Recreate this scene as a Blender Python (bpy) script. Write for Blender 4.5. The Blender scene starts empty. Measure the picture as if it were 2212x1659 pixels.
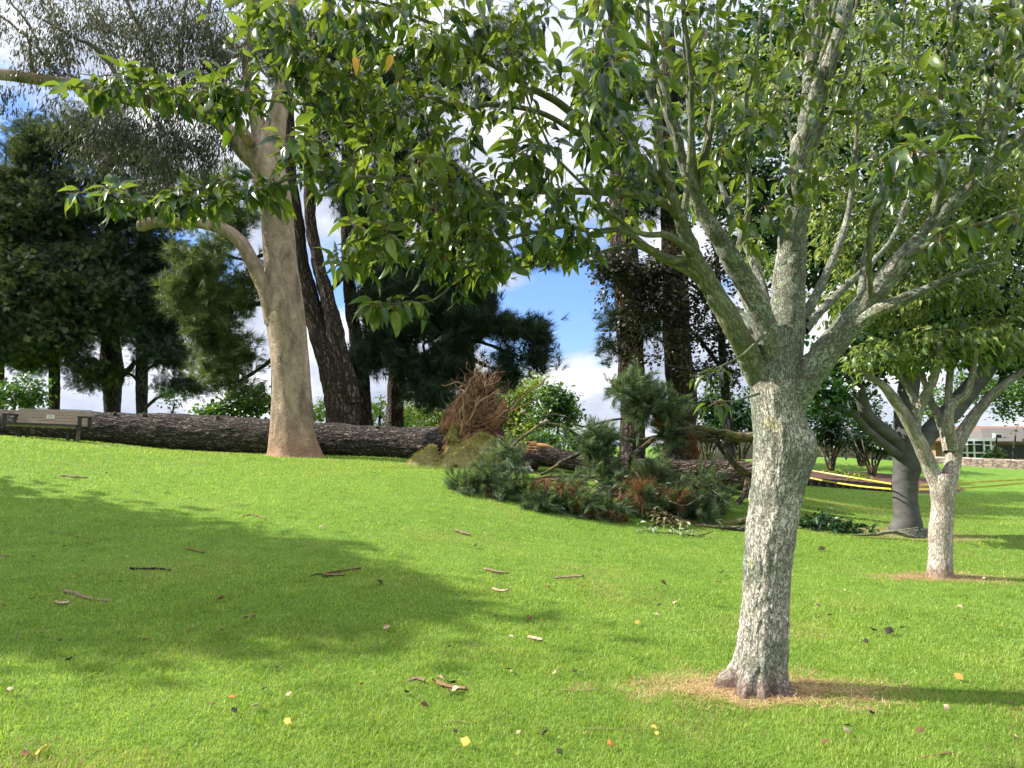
import bpy, math, random
import numpy as np
from mathutils import Vector

rng = np.random.default_rng(11)
random.seed(11)
S = bpy.context.scene
COL = S.collection

# ------------------------------------------------------------------ camera, light, exposure
CAMZ, FPX, PITCH = 1.6, 1662.0, math.atan((960 - 829.5) / 1662.0)
cd = bpy.data.cameras.new('camera')
cam = bpy.data.objects.new('camera', cd)
COL.objects.link(cam)
cam.location = (0, 0, CAMZ)
cam.rotation_euler = (math.radians(90) + PITCH, 0, 0)
cd.sensor_fit = 'HORIZONTAL'
cd.sensor_width = 36
cd.lens = FPX / 2212 * 36
cd.clip_start = 0.05
cd.clip_end = 3000
S.camera = cam

SUN_EL, SUN_AZ = math.radians(39), math.radians(-83)      # azimuth from +Y towards +X
sd = bpy.data.lights.new('sun', 'SUN')
sd.energy = 3.7
sd.angle = math.radians(0.5)
sd.color = (1.0, 0.95, 0.86)
sun = bpy.data.objects.new('sun', sd)
COL.objects.link(sun)
sv = Vector((math.sin(SUN_AZ) * math.cos(SUN_EL), math.cos(SUN_AZ) * math.cos(SUN_EL), math.sin(SUN_EL)))
sun.rotation_euler = (-sv).to_track_quat('-Z', 'Y').to_euler()

S.view_settings.view_transform = 'Standard'
S.view_settings.look = 'None'
S.view_settings.exposure = 1.58
S.view_settings.gamma = 1
S.render.engine = 'CYCLES'
S.cycles.use_denoising = True
S.cycles.max_bounces = 8
S.cycles.diffuse_bounces = 3
S.cycles.glossy_bounces = 2
S.cycles.transmission_bounces = 4
S.cycles.transparent_max_bounces = 6


def P(X, Y, d):
    """world point of photo pixel (2212 wide) at depth d (metres along +Y)"""
    u, v = (X - 1106) / FPX, (829.5 - Y) / FPX
    c, s = math.cos(PITCH), math.sin(PITCH)
    w = np.array([u, c - s * v, s + c * v])
    w = w * (d / w[1])
    return w + np.array([0, 0, CAMZ])


def PX(px, d):
    return px / FPX * d


# ------------------------------------------------------------------ node helper
class NT:
    def __init__(s, tree):
        s.t = tree
        s.n = tree.nodes
        s.l = tree.links

    def add(s, typ, ins=None, **kw):
        n = s.n.new(typ)
        for k, v in kw.items():
            setattr(n, k, v)
        for k, v in (ins or {}).items():
            i = n.inputs[k]
            if isinstance(v, bpy.types.NodeSocket):
                s.l.new(v, i)
            else:
                i.default_value = v
        return n

    def noise(s, vec, scale, detail=4, rough=.5, dist=0):
        return s.add('ShaderNodeTexNoise', {'Vector': vec, 'Scale': scale, 'Detail': detail, 'Roughness': rough, 'Distortion': dist}).outputs[0]

    def math(s, op, a, b=0.0, c=None, clamp=False):
        ins = {0: a, 1: b}
        if c is not None:
            ins[2] = c
        return s.add('ShaderNodeMath', ins, operation=op, use_clamp=clamp).outputs[0]

    def vmul(s, v, xyz):
        return s.add('ShaderNodeVectorMath', {0: v, 1: xyz}, operation='MULTIPLY').outputs[0]

    def vadd(s, v, w):
        return s.add('ShaderNodeVectorMath', {0: v, 1: w}, operation='ADD').outputs[0]

    def ramp(s, f, stops, interp='LINEAR'):
        r = s.add('ShaderNodeValToRGB', {0: f})
        r.color_ramp.interpolation = interp
        el = r.color_ramp.elements
        while len(el) < len(stops):
            el.new(.5)
        for e, (p, c) in zip(el, stops):
            e.position = p
            e.color = (c, c, c, 1) if isinstance(c, (int, float)) else (*c, 1)
        return r.outputs[0]

    def mix(s, f, a, b, blend='MIX'):
        n = s.add('ShaderNodeMix', data_type='RGBA', blend_type=blend)
        for i, v in ((0, f), (6, a), (7, b)):
            if isinstance(v, bpy.types.NodeSocket):
                s.l.new(v, n.inputs[i])
            else:
                n.inputs[i].default_value = v if i == 0 else (*v, 1)
        return n.outputs[2]


def new_mat(name):
    m = bpy.data.materials.new(name)
    m.use_nodes = True
    nt = NT(m.node_tree)
    nt.n.clear()
    out = nt.add('ShaderNodeOutputMaterial')
    return m, nt, out


# ------------------------------------------------------------------ world: Nishita sky with broken cloud
W = bpy.data.worlds.new("World")
S.world = W
W.use_nodes = True
nt = NT(W.node_tree)
nt.n.clear()
wo = nt.add('ShaderNodeOutputWorld')
sky = nt.add('ShaderNodeTexSky', sky_type='NISHITA', sun_disc=False, sun_elevation=SUN_EL, sun_rotation=SUN_AZ,
             altitude=20, air_density=1.2, dust_density=.4, ozone_density=2.5)
gen = nt.add('ShaderNodeTexCoord').outputs['Generated']
wv = nt.vmul(gen, (1, 1, 2.0))
n1 = nt.noise(wv, 3.4, 9, .58, .3)
n2 = nt.noise(nt.vadd(wv, (3.1, 1.7, .4)), 6.0, 7, .6, .2)


def dirmask(X, Y, ang_in, ang_out):
    d = P(X, Y, 10) - np.array([0, 0, CAMZ])
    d /= np.linalg.norm(d)
    dt = nt.add('ShaderNodeVectorMath', {0: gen, 1: tuple(d)}, operation='DOT_PRODUCT').outputs[1]
    return nt.add('ShaderNodeMapRange', {0: dt, 1: math.cos(math.radians(ang_out)), 2: math.cos(math.radians(ang_in)), 3: 0, 4: 1}).outputs[0]


b1 = dirmask(1205, 640, 0.5, 8.5)
b2 = dirmask(10, 290, 0, 7)
b3 = dirmask(390, 560, 0, 6)
b4 = dirmask(740, 560, 0, 5)
c1 = dirmask(1290, 850, 0, 6)
cl = nt.math('ADD', n1, .16)
for bm, k in ((b1, -.42), (b2, -.3), (b3, -.2), (b4, -.15), (c1, .2)):
    cl = nt.math('MULTIPLY_ADD', bm, k, cl)
mask = nt.ramp(cl, [(.46, 0), (.56, 1)])
shade = nt.ramp(n2, [(.30, (.17, .195, .27)), (.5, (.28, .30, .35)), (.66, (.48, .475, .48))])
skyc = nt.mix(1.0, sky.outputs[0], (.042, .052, .080), 'MULTIPLY')
zen = nt.add('ShaderNodeMapRange', {0: nt.add('ShaderNodeSeparateXYZ', {0: gen}).outputs[2], 1: .42, 2: .8, 3: 1.0, 4: 2.3}).outputs[0]  # clouds brightened overhead, out of view, to add ambient light
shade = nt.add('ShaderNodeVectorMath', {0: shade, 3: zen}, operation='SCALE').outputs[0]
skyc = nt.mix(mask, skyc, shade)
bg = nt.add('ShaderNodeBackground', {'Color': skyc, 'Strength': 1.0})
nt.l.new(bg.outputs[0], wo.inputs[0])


# ------------------------------------------------------------------ noise in numpy
def _h(i, j, k):
    n = (i * 374761393 + j * 668265263 + k * 2147483647 + 1013904223).astype(np.int64) & 0xffffffff
    n = ((n ^ (n >> 13)) * 1274126177) & 0xffffffff
    n = ((n ^ (n >> 16)) * 2246822519) & 0xffffffff
    return ((n ^ (n >> 15)) & 0xffff) / 65535.0


def vnoise(p):
    p = np.asarray(p, float)
    i = np.floor(p).astype(np.int64)
    f = p - i
    f = f * f * (3 - 2 * f)
    r = 0
    for a in (0, 1):
        for b in (0, 1):
            for c in (0, 1):
                w = (f[:, 0] if a else 1 - f[:, 0]) * (f[:, 1] if b else 1 - f[:, 1]) * (f[:, 2] if c else 1 - f[:, 2])
                r = r + w * _h(i[:, 0] + a, i[:, 1] + b, i[:, 2] + c)
    return r


def fbm(p, o=4):
    p = np.asarray(p, float)
    r, a, t = 0, 1.0, 0
    for _ in range(o):
        r = r + a * vnoise(p)
        t += a
        a *= .5
        p = p * 2.03 + 17.3
    return r / t


# ------------------------------------------------------------------ mesh builder
ORG = {}


class MB:
    def __init__(s):
        s.v, s.t, s.q, s.ut, s.uq, s.n, s.at = [], [], [], [], [], 0, []

    def add(s, v, tris=None, quads=None, uv=None, uvt=None, uvq=None, attr=None):
        v = np.asarray(v, float)
        s.v.append(v)
        if tris is not None and len(tris):
            tris = np.asarray(tris, np.int64)
            s.t.append(tris + s.n)
            s.ut.append(uvt if uvt is not None else (uv[tris.ravel()] if uv is not None else np.zeros((tris.size, 2))))
        if quads is not None and len(quads):
            quads = np.asarray(quads, np.int64)
            s.q.append(quads + s.n)
            s.uq.append(uvq if uvq is not None else (uv[quads.ravel()] if uv is not None else np.zeros((quads.size, 2))))
        s.at.append(np.zeros(len(v)) if attr is None else np.asarray(attr, float))
        s.n += len(v)

    def box(s, c, size, rz=0, ry=0):
        c = np.asarray(c, float)
        x, y, z = [q / 2 for q in size]
        v = np.array([[a, b, d] for a in (-x, x) for b in (-y, y) for d in (-z, z)])
        if ry:
            ca, sa = math.cos(ry), math.sin(ry)
            v = np.stack([v[:, 0] * ca + v[:, 2] * sa, v[:, 1], -v[:, 0] * sa + v[:, 2] * ca], 1)
        ca, sa = math.cos(rz), math.sin(rz)
        v = np.stack([v[:, 0] * ca - v[:, 1] * sa, v[:, 0] * sa + v[:, 1] * ca, v[:, 2]], 1)
        s.add(v + c, quads=[(0, 1, 3, 2), (4, 6, 7, 5), (0, 4, 5, 1), (2, 3, 7, 6), (0, 2, 6, 4), (1, 5, 7, 3)])

    def build(s, name, mat, parent=None, smooth=False, attr=None):
        org = ORG.get(parent.name, np.zeros(3)) if parent else np.zeros(3)
        me = bpy.data.meshes.new(name)
        v = np.concatenate(s.v) - org
        T = np.concatenate(s.t) if s.t else np.zeros((0, 3), np.int64)
        Q = np.concatenate(s.q) if s.q else np.zeros((0, 4), np.int64)
        me.vertices.add(len(v))
        me.vertices.foreach_set('co', v.ravel())
        nl = T.size + Q.size
        me.loops.add(nl)
        me.loops.foreach_set('vertex_index', np.concatenate([T.ravel(), Q.ravel()]))
        me.polygons.add(len(T) + len(Q))
        st = np.concatenate([np.arange(len(T)) * 3, T.size + np.arange(len(Q)) * 4])
        me.polygons.foreach_set('loop_start', st)
        me.polygons.foreach_set('use_smooth', np.full(len(st), smooth))
        me.update(calc_edges=True)
        uvl = me.uv_layers.new(name='UVMap')
        uvs = np.concatenate([a for a in (s.ut + s.uq)]) if nl else np.zeros((0, 2))
        uvl.data.foreach_set('uv', uvs.ravel())
        if attr:
            a = me.attributes.new(attr, 'FLOAT', 'POINT')
            a.data.foreach_set('value', np.concatenate(s.at))
        me.materials.append(mat)
        o = bpy.data.objects.new(name, me)
        COL.objects.link(o)
        if parent:
            o.parent = parent
            ORG[o.name] = org
        return o


def tag(o, label=None, cat=None, group=None, kind=None):
    if label:
        o['label'] = label
    if cat:
        o['category'] = cat
    if group:
        o['group'] = group
    if kind:
        o['kind'] = kind
    return o


def empty(name, loc, label, cat, group=None):
    o = bpy.data.objects.new(name, None)
    COL.objects.link(o)
    o.location = tuple(loc)
    o.empty_display_size = .2
    ORG[o.name] = np.asarray(loc, float)
    return tag(o, label, cat, group)


def norm(a):
    a = np.asarray(a, float)
    return a / (np.linalg.norm(a, axis=-1, keepdims=True) + 1e-12)


def smooth_path(pts, n=6):
    """Catmull-Rom through rows of pts (any width)"""
    p = np.asarray(pts, float)
    if len(p) < 3:
        t = np.linspace(0, 1, n + 1)[:, None]
        return p[0] * (1 - t) + p[-1] * t
    q = np.vstack([2 * p[0] - p[1], p, 2 * p[-1] - p[-2]])
    out = []
    for i in range(1, len(q) - 2):
        t = np.linspace(0, 1, n, endpoint=False)[:, None]
        a, b, c, d = q[i - 1], q[i], q[i + 1], q[i + 2]
        out.append(.5 * (2 * b + (c - a) * t + (2 * a - 5 * b + 4 * c - d) * t ** 2 + (3 * b - a - 3 * c + d) * t ** 3))
    out.append(p[-1:])
    return np.vstack(out)


def frames(path):
    t = norm(np.gradient(path, axis=0))
    ref = np.array([0, 1.0, 0]) if abs(t[0][1]) < .9 else np.array([0, 0, 1.0])
    N = np.zeros_like(path)
    n = ref - t[0] * ref.dot(t[0])
    N[0] = n / np.linalg.norm(n)
    for i in range(1, len(path)):
        n = N[i - 1] - t[i] * N[i - 1].dot(t[i])
        N[i] = n / (np.linalg.norm(n) + 1e-9)
    return t, N, np.cross(t, N)


def tube(mb, path, rad, k=8, disp=None, caps=(False, True)):
    path = np.asarray(path, float)
    rad = np.broadcast_to(np.asarray(rad, float), (len(path),))
    t, N, B = frames(path)
    a = np.arange(k) / k * 2 * math.pi
    s = np.concatenate([[0], np.cumsum(np.linalg.norm(np.diff(path, axis=0), axis=1))])
    ca, sa = np.cos(a), np.sin(a)
    dirs = N[:, None] * ca[None, :, None] + B[:, None] * sa[None, :, None]
    R = np.repeat(rad[:, None], k, 1)
    if disp is not None:
        A, SS = np.meshgrid(a, s)
        R = R + disp(np.repeat(rad[:, None], k, 1), A, SS)
    v = path[:, None] + dirs * R[..., None]
    m = len(path)
    i, j = np.meshgrid(np.arange(m - 1), np.arange(k), indexing='ij')
    jn = (j + 1) % k
    q = np.stack([i * k + j, i * k + jn, (i + 1) * k + jn, (i + 1) * k + j], -1).reshape(-1, 4)
    circ = 2 * math.pi * rad.mean()
    u0, u1 = j / k * circ, (j + 1) / k * circ
    uq = np.stack([np.stack([u0, s[i]], -1), np.stack([u1, s[i]], -1), np.stack([u1, s[i + 1]], -1), np.stack([u0, s[i + 1]], -1)], -2).reshape(-1, 2)
    v = v.reshape(-1, 3)
    tr = []
    ex = []
    nv = len(v)
    if caps[0]:
        ex.append(path[0])
        tr += [(nv, (x + 1) % k, x) for x in range(k)]
        nv += 1
    if caps[1]:
        ex.append(path[-1])
        b = (m - 1) * k
        tr += [(nv, b + x, b + (x + 1) % k) for x in range(k)]
    if ex:
        v = np.vstack([v, ex])
    mb.add(v, tris=tr if tr else None, quads=q, uvq=uq)


def barkdisp(amp, fu, fv, seed=0, lump=0.0, lf=3.0, ridged=True):
    def f(R, A, SS):
        p = np.stack([np.cos(A) * R * fu, np.sin(A) * R * fu, SS * fv + seed], -1).reshape(-1, 3)
        w = (fbm(p * .5 + 9, 2) - .5)[:, None] * 1.6
        n = fbm(p + w, 3)
        if ridged:
            n = 1 - np.abs(n - .5) * 4
            n = np.minimum(n, .55) if False else -np.clip(n, 0, 1)
        else:
            n = n - .5
        r = n * amp
        if lump:
            q = np.stack([np.cos(A) * R * lf, np.sin(A) * R * lf, SS * lf * .6 + seed + 5], -1).reshape(-1, 3)
            r = r + (fbm(q, 3) - .5) * lump
        return r.reshape(R.shape)
    return f


def scatter(mb, tv, tt, tq, pos, R, sc, uv=None):
    """copy a template at pos with frames R (M,3,3: rows = x,y,z axes) and scale sc"""
    M, n = len(pos), len(tv)
    if M == 0:
        return
    sc = np.broadcast_to(np.asarray(sc, float).reshape(-1, 1, 1) if np.ndim(sc) else sc, (M, 1, 1))
    v = np.einsum('nk,mkj->mnj', tv, R) * sc + pos[:, None]
    off = (np.arange(M) * n)[:, None, None]
    T = (np.asarray(tt)[None] + off).reshape(-1, 3) if tt is not None and len(tt) else None
    Q = (np.asarray(tq)[None] + off).reshape(-1, 4) if tq is not None and len(tq) else None
    U = np.tile(tv[:, :2], (M, 1)) if uv is None else np.tile(uv, (M, 1))
    mb.add(v.reshape(-1, 3), tris=T, quads=Q, uv=U)


def mkframes(d, up):
    y = norm(d)
    x = norm(np.cross(y, up))
    z = np.cross(x, y)
    return np.stack([x, y, z], 1)


# ---- templates (y = along, z = normal)
def leaf_template(width=.34, fold=.35, droop=.3, rows=((0, 0), (.12, .62), (.35, 1.0), (.6, .8), (.82, .38), (1, 0))):
    v = []
    for t, w in rows:
        zz = -droop * t * t
        hw = w * width
        if w == 0:
            v.append((0, t, zz))
        else:
            v += [(-hw, t, zz + hw * fold), (0, t, zz), (hw, t, zz + hw * fold)]
    v = np.array(v, float)
    q, tr = [], [(0, 2, 1), (0, 3, 2)]
    nr = len(rows) - 2
    for i in range(nr - 1):
        a = 1 + 3 * i
        q += [(a, a + 1, a + 4, a + 3), (a + 1, a + 2, a + 5, a + 4)]
    a = 1 + 3 * (nr - 1)
    e = len(v) - 1
    tr += [(a, a + 1, e), (a + 1, a + 2, e)]
    return v, np.array(tr), np.array(q) if q else None


LEAF = leaf_template(.215, .5, .5, rows=((0, 0), (.1, .6), (.3, 1.0), (.55, .9), (.8, .45), (1, 0)))
LEAF_S = leaf_template(.36, .25, .15, rows=((0, 0), (.3, 1), (.7, .8), (1, 0)))
LEAF_LONG = leaf_template(.10, .2, .25, rows=((0, 0), (.3, 1), (.7, .8), (1, 0)))


def tuft_template(n, spread=.7, w=.03, seed=1, droop=.15):
    r = np.random.default_rng(seed)
    v, t = [], []
    for i in range(n):
        a = r.uniform(0, 2 * math.pi)
        sp = spread * math.sqrt(r.uniform(.02, 1))
        d = norm(np.array([math.cos(a) * sp, 1.0 - .35 * sp, math.sin(a) * sp]))
        L = r.uniform(.75, 1.1)
        b = np.array([0, r.uniform(-.35, .25), 0])
        s = norm(np.cross(d, r.normal(size=3))) * w
        tip = b + d * L + np.array([0, 0, -droop * sp])
        v += [b - s, b + s, tip]
        t.append((3 * i, 3 * i + 1, 3 * i + 2))
    return np.array(v), np.array(t), None


def spray_template(seed=3, n=7):
    r = np.random.default_rng(seed)
    v, t = [], []
    for i in range(n):
        y0 = i / n * .9
        for sgn in (-1, 1):
            L = .5 * (1 - .6 * y0) * r.uniform(.7, 1.2)
            p0 = np.array([0, y0, 0])
            p1 = p0 + np.array([sgn * L * .8, L * .75, -.12 * L + r.uniform(-.08, .08)])
            s = np.array([-sgn * .022, .04, 0])
            k = len(v)
            v += [p0 - s * .6, (p0 + p1) / 2 + s * 1.3, p1]
            t.append((k, k + 1, k + 2))
    k = len(v)
    v += [np.array([-.04, 0, 0]), np.array([.04, 0, 0]), np.array([0, 1.1, -.1])]
    t.append((k, k + 1, k + 2))
    return np.array(v), np.array(t), None


# ------------------------------------------------------------------ terrain
CTL = []


def ctl(X, Y, d):
    p = P(X, Y, d)
    CTL.append(p)


for X in (-200, 0):
    ctl(X, 1659, 3.6)
for X, Y, d in [(500, 1659, 3.7), (1106, 1659, 3.8), (1700, 1659, 3.8), (2300, 1659, 3.8), (1640, 1487, 5.0), (2030, 1243, 9.3), (1960, 1155, 13.6),
                (2300, 1145, 14.2), (2400, 1300, 8), (0, 1290, 6.5), (700, 1290, 6.9), (1300, 1290, 7.8), (0, 1060, 11.5), (500, 1080, 11.5), (900, 1110, 11.2),
                (1200, 1128, 12.0), (1400, 1140, 12.6), (1600, 1148, 13), (1000, 1060, 13.2), (940, 1003, 18.2), (1080, 1012, 17.8), (635, 987, 19.0),
                (850, 992, 19.2), (400, 973, 20), (0, 944, 20.4), (-300, 925, 21), (51, 946, 19.4), (175, 956, 19.3), (1200, 1020, 16.3), (1500, 1050, 15.6), (1465, 1003, 22), (1360, 1000, 22),
                (1520, 998, 38), (1830, 1056, 24), (1790, 1030, 29), (1860, 992, 34), (2100, 1010, 39), (2250, 1016, 39), (1700, 1070, 21), (2250, 1080, 24), (1150, 1000, 22)]:
    ctl(X, Y, d)
for x, y, z in [(-14, 25, 1.5), (-14, 33, .9), (-30, 30, 1.2), (-30, 15, 2.4), (-8, 26, 1.15), (-3, 27, 1.0), (3, 30, .8), (-16, 48, -.5), (-30, 50, -.6), (0, 48, -.2), (5, 8, .0),
                (0, 0, 0), (-6, 0, .3), (6, 0, -.1), (-15, 8, 1.2), (10, 8, -.1), (20, 14, -.1), (25, 30, .2), (-10, -10, 0), (15, -10, 0), (32, 52, -.4), (18, 52, .2), (40, 40, .3), (10, 50, .5)]:
    CTL.append(np.array([x, y, z]))
CTL = np.array(CTL)


def _phi(r2):
    return np.where(r2 > 1e-9, .5 * r2 * np.log(np.maximum(r2, 1e-9)), 0)


_n = len(CTL)
_d2 = ((CTL[:, None, :2] - CTL[None, :, :2]) ** 2).sum(-1)
_A = np.zeros((_n + 3, _n + 3))
_A[:_n, :_n] = _phi(_d2) + np.eye(_n) * .15
_A[:_n, _n] = _A[_n, :_n] = 1
_A[:_n, _n + 1:] = CTL[:, :2]
_A[_n + 1:, :_n] = CTL[:, :2].T
_w = np.linalg.solve(_A, np.concatenate([CTL[:, 2], [0, 0, 0]]))


def gz(x, y):
    x = np.atleast_1d(np.asarray(x, float))
    y = np.atleast_1d(np.asarray(y, float))
    out = np.zeros(len(x))
    for i in range(0, len(x), 20000):
        xs, ys = x[i:i + 20000], y[i:i + 20000]
        r2 = (xs[:, None] - CTL[None, :, 0]) ** 2 + (ys[:, None] - CTL[None, :, 1]) ** 2
        z = _phi(r2) @ _w[:_n] + _w[_n] + _w[_n + 1] * xs + _w[_n + 2] * ys
        out[i:i + 20000] = z
    far = np.clip((np.hypot(x, y - 15) - 45) / 40, 0, 1)
    far = far * far * (3 - 2 * far)
    out = np.clip(out, -1.5, 3)
    out = out * (1 - far) + (-1.2) * far
    und = (fbm(np.stack([x * .35, y * .35, x * 0], 1), 2) - .5) * .10 * np.clip((np.hypot(x, y) - 5) / 5, 0, 1)
    return out + und


def g1(x, y):
    return float(gz([x], [y])[0])


def ground_pt(X, Y):
    """intersection of the photo ray with the lawn"""
    a, b = 2.5, 60
    ds = np.linspace(a, b, 1500)
    u = P(X, Y, 1.0) - np.array([0, 0, CAMZ])
    pts = u[None] * ds[:, None] + np.array([0, 0, CAMZ])
    below = pts[:, 2] < gz(pts[:, 0], pts[:, 1])
    i = int(np.argmax(below)) if below.any() else len(ds) - 1
    d = ds[i]
    p = P(X, Y, d)
    return np.array([p[0], p[1], g1(p[0], p[1])])


MAIN = P(1640, 1487, 5.0)
SEC = P(2030, 1243, 9.3)
BIG = P(1960, 1155, 13.6)

# ------------------------------------------------------------------ materials


def mat_ground():
    m, nt, out = new_mat('lawn_soil_and_turf')
    g = nt.add('ShaderNodeNewGeometry').outputs['Position']
    a = nt.noise(g, .5, 4)
    b = nt.noise(g, 6, 5, .6)
    c = nt.noise(nt.vmul(g, (1, 1, 1)), 45, 4, .7)
    col = nt.ramp(nt.math('ADD', nt.math('MULTIPLY', b, .5), nt.math('MULTIPLY', c, .5)),
                  [(.25, (.04, .085, .012)), (.5, (.11, .205, .028)), (.75, (.21, .32, .05))])
    col = nt.mix(nt.ramp(a, [(.42, 0), (.7, .35)]), col, (.15, .24, .03))
    # straw rings round the two pale trees, bare patch under the grey tree
    for (p, rx, ry, k) in ((MAIN + np.array([-.02, -.03, 0]), .78, .36, .9), (SEC, .9, .3, .8), (BIG + np.array([0, -.1, 0]), 1.5, .7, .6), (P(1800, 1087, 17.5), 2.2, .5, .6)):
        dv = nt.vmul(nt.vadd(g, tuple(-p)), (1 / rx, 1 / ry, 0))
        ln = nt.add('ShaderNodeVectorMath', {0: dv}, operation='LENGTH').outputs[1]
        ln = nt.math('MULTIPLY_ADD', nt.noise(g, 7, 4), .7, ln)
        mk = nt.ramp(ln, [(.75 / 1.6, k), (1.3 / 1.6, 0)])
        mk = nt.math('MULTIPLY', nt.ramp(nt.math('DIVIDE', ln, 1.6), [(.45, 1), (.85, 0)]), k)
        straw = nt.ramp(c, [(.3, (.12, .065, .035)), (.5, (.34, .22, .12)), (.7, (.58, .44, .27))])
        col = nt.mix(mk, col, straw)
    bs = nt.add('ShaderNodeBsdfPrincipled', {'Base Color': col, 'Roughness': .95, 'Specular IOR Level': .1})
    bp = nt.add('ShaderNodeBump', {'Strength': .8, 'Distance': .03, 'Height': c})
    nt.l.new(bp.outputs[0], bs.inputs['Normal'])
    nt.l.new(bs.outputs[0], out.inputs[0])
    return m


def mat_leaf(name, stops, transl=.35, rough=.4, spec=.5, tcol=None, under=None, ns=.9, nw=1.0):
    m, nt, out = new_mat(name)
    geo = nt.add('ShaderNodeNewGeometry')
    r = geo.outputs['Random Per Island']
    n = nt.noise(geo.outputs['Position'], ns, 2)
    f = nt.math('ADD', nt.math('MULTIPLY', r, .75), nt.math('MULTIPLY', nt.math('SUBTRACT', n, .5), nw))
    f = nt.math('ADD', f, .12)
    k = len(stops)
    col = nt.ramp(f, [(i / (k - 1) if k > 1 else 0, c) for i, c in enumerate(stops)])
    if under:
        bk = geo.outputs['Backfacing']
        col = nt.mix(nt.math('MULTIPLY', bk, .6), col, under)
    bs = nt.add('ShaderNodeBsdfPrincipled', {'Base Color': col, 'Roughness': rough, 'Specular IOR Level': spec})
    if transl > 0:
        tc = nt.mix(1.0, col, tcol or (1.9, 1.8, .7), 'MULTIPLY')
        tr = nt.add('ShaderNodeBsdfTranslucent', {'Color': tc})
        mx = nt.add('ShaderNodeMixShader', {0: transl})
        nt.l.new(bs.outputs[0], mx.inputs[1])
        nt.l.new(tr.outputs[0], mx.inputs[2])
        nt.l.new(mx.outputs[0], out.inputs[0])
    else:
        nt.l.new(bs.outputs[0], out.inputs[0])
    return m


def mat_grass():
    m, nt, out = new_mat('grass_blades')
    geo = nt.add('ShaderNodeNewGeometry')
    r = geo.outputs['Random Per Island']
    at = nt.add('ShaderNodeAttribute', attribute_name='straw').outputs['Fac']
    n = nt.noise(geo.outputs['Position'], .8, 4, .6)
    n2_ = nt.noise(geo.outputs['Position'], 5, 3, .6)
    f = nt.math('ADD', nt.math('MULTIPLY_ADD', r, .42, .01), nt.math('MULTIPLY_ADD', nt.math('ADD', n, n2_), .46, -.10))
    col = nt.ramp(f, [(.24, (.05, .105, .014)), (.42, (.13, .225, .028)), (.66, (.25, .35, .05)), (.92, (.44, .52, .15))])
    dry = nt.ramp(r, [(0, (.30, .19, .10)), (.5, (.52, .39, .22)), (1, (.72, .58, .36))])
    sel = nt.math('GREATER_THAN', at, r)
    col = nt.mix(sel, col, dry)
    bs = nt.add('ShaderNodeBsdfPrincipled', {'Base Color': col, 'Roughness': .5, 'Specular IOR Level': .35})
    tr = nt.add('ShaderNodeBsdfTranslucent', {'Color': nt.mix(1.0, col, (1.5, 1.45, .8), 'MULTIPLY')})
    mx = nt.add('ShaderNodeMixShader', {0: .42})
    nt.l.new(bs.outputs[0], mx.inputs[1])
    nt.l.new(tr.outputs[0], mx.inputs[2])
    nt.l.new(mx.outputs[0], out.inputs[0])
    return m


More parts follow.
